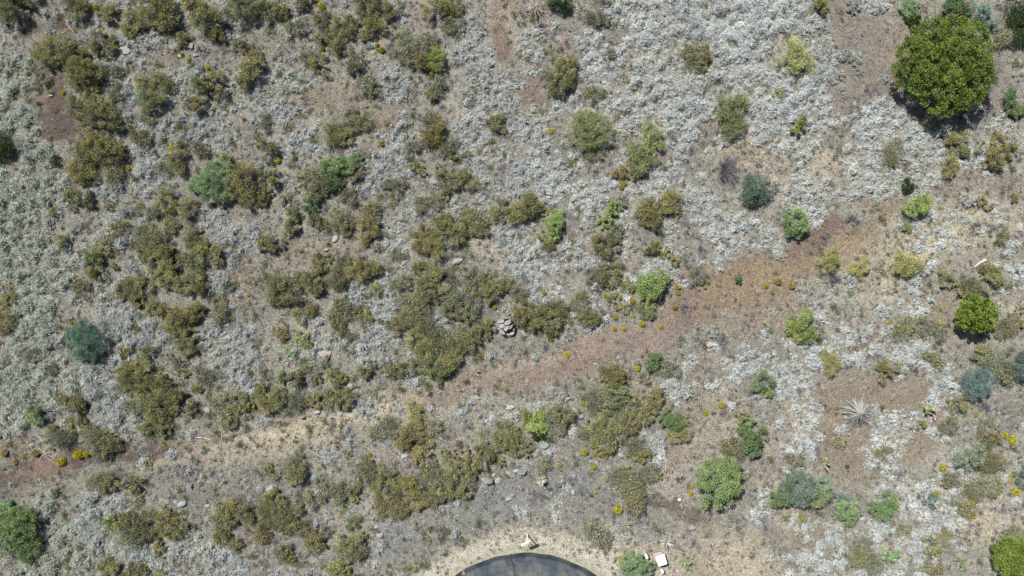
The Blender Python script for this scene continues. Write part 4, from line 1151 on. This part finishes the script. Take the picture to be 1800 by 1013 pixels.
def rosette(name, x, y, r_px, z, nleaf, colr, label, cat, w=.05, pitch=(-35, 30), seed=0, sector=None, droop=.35, trunk=True):
    rs = np.random.default_rng(seed)
    e = link(name, None, loc=place(x, y, z), cat=cat, label=label)
    r = r_px / PX
    mm = [blade_mesh(r * k, w, droop * (.5 + k * .6)) for k in (1.0, .82, .66)]
    for i in range(nleaf):
        o = link("leaf", mm[i % 3], parent=e)
        a = rs.random() * 360 if sector is None else sector[0] + rs.random() * (sector[1] - sector[0])
        # dry leaves hang in bunches
        a = a + 7 * sin(R(a) * 13)
        p_ = pitch[0] + (pitch[1] - pitch[0]) * rs.random()
        o.location = (cos(R(a)) * .06, sin(R(a)) * .06, z * (.75 + .3 * rs.random()))
        o.rotation_euler = (R(rs.normal(0, 25)), R(-p_), R(a))
        s = .75 + .4 * rs.random(); o.scale = (s, s * (.7 + .6 * rs.random()), s)
        v = .5 + .7 * rs.random(); o.color = (colr[0] * v, colr[1] * v, colr[2] * v, 1)
    if trunk:
        vv, ff = [], []
        for (zz, rr) in ((-.1, .16), (z * .9, .13)):
            for k in range(10): vv.append((cos(k * pi / 5) * rr, sin(k * pi / 5) * rr, zz))
        ff = [(k, (k + 1) % 10, 10 + (k + 1) % 10, 10 + k) for k in range(10)] + [tuple(range(10, 20))]
        me = bpy.data.meshes.new("trunk"); me.from_pydata(vv, [], ff); me.materials.append(M_bark)
        link("trunk", me, parent=e)
    return e


rosette("dead_yucca", 1513, 728, 44, 1.25, 290, (.40, .395, .375), "large dead grey yucca with drooping radiating leaves in pale cover at lower right", "yucca", .024, (-50, -8), 3, droop=.3)
rosette("dry_sotol", 942, 12, 24, .6, 90, (0.36, 0.31, 0.24), "dry straw-coloured sotol rosette at the top edge beside a very dark shrub", "sotol", .035, (-15, 30), 4)
rosette("dry_agave", 1172, 818, 20, .3, 16, (0.42, 0.36, 0.27), "dry fan of straw-coloured leaves left of the big round green bush", "agave", .03, (-6, 12), 5, sector=(215, 330), droop=.1, trunk=False)
rosette("dry_agave", 835, 655, 12, .35, 40, (0.37, 0.34, 0.27), "small dry straw rosette on the reddish trail below the olive thicket", "agave", .03, (-5, 40), 6, trunk=False)
rosette("straw_bundle", 234, 272, 20, .2, 14, (0.43, 0.38, 0.27), "bundle of straw-coloured dead leaves fanning down-left, upper left part", "dead leaves", .03, (-4, 8), 7, sector=(215, 265), droop=.05, trunk=False)
rosette("straw_bundle", 885, 648, 14, .2, 16, (0.42, 0.38, 0.30), "sprawl of straw leaves on the trail edge below the boulder outcrop", "dead leaves", .025, (-4, 10), 8, trunk=False, droop=.05)
rosette("straw_clump", 1102, 925, 15, .35, 60, (0.40, 0.35, 0.26), "tawny dry grass clump left of the grey gravel above the utility box", "grass clump", .022, (0, 60), 9, trunk=False)
rosette("straw_clump", 585, 780, 14, .4, 70, (0.40, 0.36, 0.27), "tawny dry grass clump on the pale trail left of centre", "grass clump", .022, (0, 65), 10, trunk=False)
rosette("straw_clump", 834, 684, 12, .35, 60, (0.36, 0.34, 0.27), "grey straw grass clump at the left end of the red soil", "grass clump", .022, (0, 60), 11, trunk=False)
rosette("straw_clump", 490, 556, 14, .25, 22, (0.37, 0.32, 0.25), "sprawling dead leaf rosette between olive shrubs left of centre", "dead leaves", .025, (-5, 15), 12, trunk=False, droop=.1)
rosette("straw_clump", 77, 797, 20, .2, 18, (0.42, 0.38, 0.29), "spread of straw sticks left of the bright yellow mounds on dark trail", "dead leaves", .022, (-4, 10), 14, trunk=False, droop=.02)
rosette("straw_clump", 1105, 652, 16, .2, 14, (0.40, 0.36, 0.30), "thin straw leaves fanned beside a bright yellow mound under the red soil", "dead leaves", .022, (-3, 8), 15, sector=(150, 250), trunk=False, droop=.02)
rosette("straw_clump", 1195, 853, 11, .18, 12, (0.42, 0.39, 0.33), "faint pale leaf fan above the small white marker", "dead leaves", .02, (-3, 8), 16, sector=(180, 340), trunk=False, droop=.02)
rosette("pale_herb", 1172, 954, 14, .35, 70, (.47, .48, .38), "pale grey-green low plant just above the white utility box", "plant", .045, (5, 70), 17, trunk=False)
rosette("pale_cactus_clump", 952, 845, 10, .6, 70, (.58, .56, .42), "pale straw clump with black shadow on gravel right of the blue-grey rock", "plant", .05, (10, 80), 18, trunk=False)


# ================================================================ cacti: jointed pads
def pad_mesh():
    import bmesh
    bm = bmesh.new(); bmesh.ops.create_uvsphere(bm, u_segments=10, v_segments=7, radius=1)
    for v in bm.verts:
        v.co.x *= .5 * (1 + .25 * v.co.z); v.co.y *= .14; v.co.z = (v.co.z + 1) * .6
    me = bpy.data.meshes.new("pad"); bm.to_mesh(me); bm.free()
    me.polygons.foreach_set("use_smooth", [True] * len(me.polygons)); me.materials.append(M_tint)
    return me


PAD = pad_mesh()


def cactus(x, y, r_px, n, seed, label):
    rs = np.random.default_rng(seed)
    e = link("prickly_pear", None, loc=place(x, y, .4), cat="cactus", label=label)
    r = r_px / PX; tips = [(0, 0, 0)]
    for i in range(n):
        b = tips[0] if i < 5 else tips[int(rs.integers(1, len(tips)))]
        o = link("pad", PAD, parent=e); s = r * .52 * (.8 + .4 * rs.random())
        a = rs.random() * 360; tl = 15 + 50 * rs.random()
        o.location = b; o.scale = (s, s, s)
        o.rotation_euler = (0, 0, 0)
        rot = mathutils.Euler((0, R(tl), R(a)), 'XYZ'); o.rotation_euler = rot
        d = rot.to_matrix() @ mathutils.Vector((0, 0, 1.15 * s))
        tp = (b[0] + d.x, b[1] + d.y, b[2] + d.z)
        if tp[2] < r * 1.5: tips.append(tp)
        v = .75 + .5 * rs.random(); y_ = rs.random() < .6
        o.color = ((.42 if y_ else .22) * v, (.40 if y_ else .26) * v, (.22 if y_ else .11) * v, 1)
    return e


cactus(1455, 811, 11, 18, 21, "yellowish jointed cactus with black shadow, below left of the dead yucca")
cactus(1630, 721, 13, 22, 22, "yellowish jointed cactus with black shadow, right of the dead yucca")
cactus(1468, 619, 8, 10, 23, "small cactus with black shadow above a yellow-green broom bush")


# ================================================================ sticks and logs
def stick(name, pts, w, colr, label, z=.05, cat="branch"):
    vv, ff = [], []; n = 6
    X0, Y0, Z0 = place(*pts[0])
    P = []
    for (x, y) in pts:
        X, Y, Z = place(x, y); P.append(np.array((X - X0, Y - Y0, Z - Z0 + z)))
    for i, p_ in enumerate(P):
        d = P[min(i + 1, len(P) - 1)] - P[max(i - 1, 0)]; d = d / np.linalg.norm(d)
        s = np.cross(d, (0, 0, 1)); s /= np.linalg.norm(s); q = np.cross(s, d)
        rr = w / PX / 2 * (1 - .5 * i / (len(P) - 1))
        for j in range(n): a = 2 * pi * j / n; vv.append(tuple(p_ + (s * cos(a) + q * sin(a)) * rr))
        if i:
            for j in range(n): ff.append(((i - 1) * n + j, (i - 1) * n + (j + 1) % n, i * n + (j + 1) % n, i * n + j))
    ff.append(tuple(range(n))); ff.append(tuple(range(len(vv) - n, len(vv))))
    me = bpy.data.meshes.new(name); me.from_pydata(vv, [], ff); me.update(); me.materials.append(M_tint)
    o = link(name, me, loc=(X0, Y0, Z0), cat=cat, label=label)
    o.color = (*colr, 1)


stick("dead_branch", [(119, 43), (124, 50), (129, 57)], 2.4, (.45, .36, .25), "thick tan broken stick on dark soil in the upper left corner")
stick("dead_branch", [(96, 60), (108, 62), (124, 52)], 1.6, (.24, .17, .12), "brown fallen stick crossing dark soil beside the thick tan stick")
stick("dead_branch", [(1736, 454), (1727, 463), (1714, 473)], 2.6, (.15, .12, .11), "dark charred log beside a long grey one near the right edge", .08, "log")
stick("dead_branch", [(1733, 457), (1722, 462), (1712, 470)], 5.5, (.45, .43, .41), "pale grey weathered log beside the dark charred log near right edge", .08, "log")
stick("dead_branch", [(1189, 885), (1182, 890), (1172, 898)], 1.6, (.17, .12, .11), "short dark stick just below the small white marker")
stick("dead_branch", [(1094, 934), (1097, 939), (1101, 942)], 1.2, (.13, .11, .09), "short curved dark stick by the tawny grass clump")
stick("dead_branch", [(1637, 857), (1632, 859), (1627, 862)], 1.6, (.13, .10, .10), "short dark twig on pale cover at lower right")
stick("dead_branch", [(343, 769), (356, 769), (370, 773)], 1.6, (.60, .54, .45), "long straight pale stick lying on the trail at left")
stick("dead_branch", [(385, 746), (391, 763), (389, 778), (381, 820)], 1.3, (.55, .50, .40), "pale bent branch crossing the trail left of centre")
stick("dead_branch", [(78, 792), (87, 806), (97, 813)], 2.0, (.48, .42, .38), "pale crooked branch pointing at the leftmost bright mound on the dark trail")
stick("dead_branch", [(1152, 143), (1152, 155), (1153, 166)], 1.2, (.55, .49, .34), "upright straw stem in pale cover at the top right of centre")
stick("dead_branch", [(70, 840), (74, 850), (77, 862)], 1.4, (.52, .50, .42), "thin pale forked stick below the dark trail at far left")
stick("dead_branch", [(1542, 535), (1537, 540), (1531, 545)], 4.0, (.05, .10, .10), "dark teal charred stump piece beside a white cushion right of the trail", .1, "stump")
stick("dead_branch", [(127, 355), (128, 350), (124, 343)], 1.2, (.50, .47, .38), "short pale stick among herbs at the left")


# ================================================================ utility box, pedestals, marker, sign
def box_mesh(name, pts, z0, z1, mat, bevel=0.02):
    import bmesh
    bm = bmesh.new()
    b = [bm.verts.new((x, y, z0)) for (x, y) in pts]; t_ = [bm.verts.new((x, y, z1)) for (x, y) in pts]
    n = len(pts)
    bm.faces.new(t_); bm.faces.new(b[::-1])
    for k in range(n): bm.faces.new((b[k], b[(k + 1) % n], t_[(k + 1) % n], t_[k]))
    bmesh.ops.recalc_face_normals(bm, faces=bm.faces)
    if bevel: bmesh.ops.bevel(bm, geom=list(bm.edges), offset=bevel, segments=2, affect='EDGES')
    me = bpy.data.meshes.new(name); bm.to_mesh(me); bm.free(); me.materials.append(mat)
    return me


def rect(w, d): return [(-w / 2, -d / 2), (w / 2, -d / 2), (w / 2, d / 2), (-w / 2, d / 2)]


M_cream = solid_material("cream_paint", (.80, .77, .72), .5, .05, 3, .4, 0)
M_body = solid_material("beige_paint", (.42, .38, .32), .6, .12, 3, .4, 0)
M_white = solid_material("white_paint", (.82, .80, .78), .5, .04, 3, .4, 0)
M_mintc = solid_material("pale_green_cap", (.58, .66, .60), .5, .06, 4, .4, 0)
M_dark = solid_material("dark_metal", (.06, .055, .05), .6, .2, 4, .4, 0)
M_conc = solid_material("concrete", (.42, .40, .37), .9, .15, 6, .2)

e = link("utility_box", None, loc=place(1162.8, 985.6, .75), cat="utility box", label="square white-topped utility box standing on tan soil at the bottom edge")
e.rotation_euler = (0, 0, R(18))
link("pad", box_mesh("pad", rect(.90, .98), -.2, .05, M_conc, .015), parent=e)
link("body", box_mesh("body", rect(.80, .90), .07, .72, M_body), parent=e)
link("lid", box_mesh("lid", rect(.90, 1.03), .72, .80, M_cream, .025), parent=e)
for sx in (-.2, .2):
    link("door", box_mesh("door", [(sx - .185, -.475), (sx + .185, -.475), (sx + .185, -.452), (sx - .185, -.452)], .12, .66, M_body, .005), parent=e)
link("handle", box_mesh("handle", [(-.03, -.50), (.03, -.50), (.03, -.476), (-.03, -.476)], .34, .46, M_dark, .004), parent=e)
for (x, y, w, d, h, rot, lab) in ((1136.8, 979.4, .27, .50, .8, 24, "slim pale green capped pedestal left of the white utility box"),
                                  (1164.8, 1005.5, .27, .42, .7, 24, "slim pale green capped pedestal just below the white utility box")):
    e = link("cable_pedestal", None, loc=place(x, y, h), cat="pedestal", label=lab); e.rotation_euler = (0, 0, R(rot))
    link("body", box_mesh("body", rect(w * .88, d * .92), -.1, h - .12, M_body, .01), parent=e)
    link("cap", box_mesh("cap", rect(w, d), h - .12, h, M_mintc, .03), parent=e)
e = link("survey_marker", None, loc=place(1194.5, 879, .25), cat="marker", label="tiny white square marker on tan soil left of the big green bush")
e.rotation_euler = (0, 0, R(-15))
link("post", box_mesh("post", rect(.10, .10), -.1, .2, M_dark, .005), parent=e)
link("plate", box_mesh("plate", rect(.26, .23), .2, .26, M_white, .01), parent=e)

# street sign: post and blade, seen almost from above
bx, by = gp(926.8, 939.5); bz = rz(bx, by)
e = link("street_sign", None, loc=(bx, by, bz), cat="street sign", label="white street sign on a post at the rim of the turning circle")
SH = 2.05
me = box_mesh("post", rect(.105, .105), -.2, SH, M_white, .01)
link("post", me, parent=e)
# blade runs from lower left to upper right in the picture
d = mathutils.Vector((931 - 914, -(949.5 - 957.5))).normalized()
nrm = mathutils.Vector((-d.y, d.x))
def along(a, b): return (d.x * a + nrm.x * b, d.y * a + nrm.y * b)
L0, L1 = -.70, .28
link("blade", box_mesh("blade", [along(L0, -.085), along(L1, -.085), along(L1, -.045), along(L0, -.045)], SH - .42, SH + .0, M_white, .006), parent=e)
link("cap", box_mesh("cap", [along(-.09, -.09), along(.09, -.09), along(.09, .06), along(-.09, .06)], SH + .0, SH + .05, M_white, .01), parent=e)


# ================================================================ labels: what each one is and where it stands
LAND = [
    ("the big round green tree", 1663, 117), ("the small round green tree", 1716, 553), ("the lime dome conifer", 1778, 978), ("the dead grey yucca", 1513, 728),
    ("the big blue-green shrub at left", 147, 600), ("the cracked boulder outcrop", 889, 577), ("the white utility box", 1163, 987), ("the white street sign", 927, 945),
    ("the big round green bush", 1265, 848), ("the largest yellow-green broom bush", 1035, 225), ("the top lime bush", 767, 104), ("the large mint bush", 372, 322),
    ("the touching yellow pair", 143, 800), ("the pale blue-green shrub", 1703, 805), ("the round blue-grey shrub at right", 1720, 675), ("the large blue-green bush", 1405, 858),
    ("the stone-side lime bush", 942, 748), ("the dark blue-grey green shrub", 1330, 330), ("the dry sotol", 942, 12), ("the upright lime bush", 976, 392),
    ("the light green pair", 582, 300), ("the bottom left green bush", 32, 922), ("the soft green trailside bush", 1145, 503),
    ("the pale lime bush on brown soil", 1408, 567), ("the thick tan stick", 124, 50), ("the straw bundle", 230, 283), ("the flat pinkish slab", 569, 624),
    ("the dark-shadowed boulder", 858, 849), ("the dark charred log at right", 1727, 463), ("the tawny grass clump", 585, 780), ("the right jointed cactus", 1630, 721),
    ("the mound above the asphalt", 1087, 897), ("the dry leaf fan", 1172, 818), ("the lone blue-grey slab", 470, 736), ("the mint bush right of centre", 1397, 390),
]
ORD = ["nearest", "second nearest", "third nearest", "fourth nearest", "fifth nearest", "sixth nearest", "seventh nearest", "eighth nearest", "ninth nearest", "tenth nearest", "eleventh nearest", "twelfth nearest"]
DIRS = ["right of", "above right of", "above", "above left of", "left of", "below left of", "below", "below right of"]
cells = {}
for (o, x, y, r, phrase, sp) in THINGS:
    if sp: o["label"] = sp; continue
    li = min(range(len(LAND)), key=lambda i: math.hypot(x - LAND[i][1], y - LAND[i][2]) + (40 if math.hypot(x - LAND[i][1], y - LAND[i][2]) < 4 else 0))
    nm, lx, ly = LAND[li]
    a = math.degrees(math.atan2(ly - y, x - lx)) % 360
    di = int(((a + 22.5) % 360) // 45)
    cells.setdefault((phrase, li, di), []).append((math.hypot(x - lx, y - ly), o))
for (phrase, li, di), lst in cells.items():
    lst.sort(key=lambda q: q[0])
    for k, (dd, o) in enumerate(lst):
        if len(lst) == 1:
            o["label"] = f"{phrase} {DIRS[di]} {LAND[li][0]}"
        else:
            o["label"] = f"{phrase}, {ORD[min(k, 11)]} {DIRS[di]} {LAND[li][0]}"
labs = [o["label"] for (o, *_) in THINGS]
print("labels", len(labs), "unique", len(set(labs)), "longest", max(len(l.split()) for l in labs))
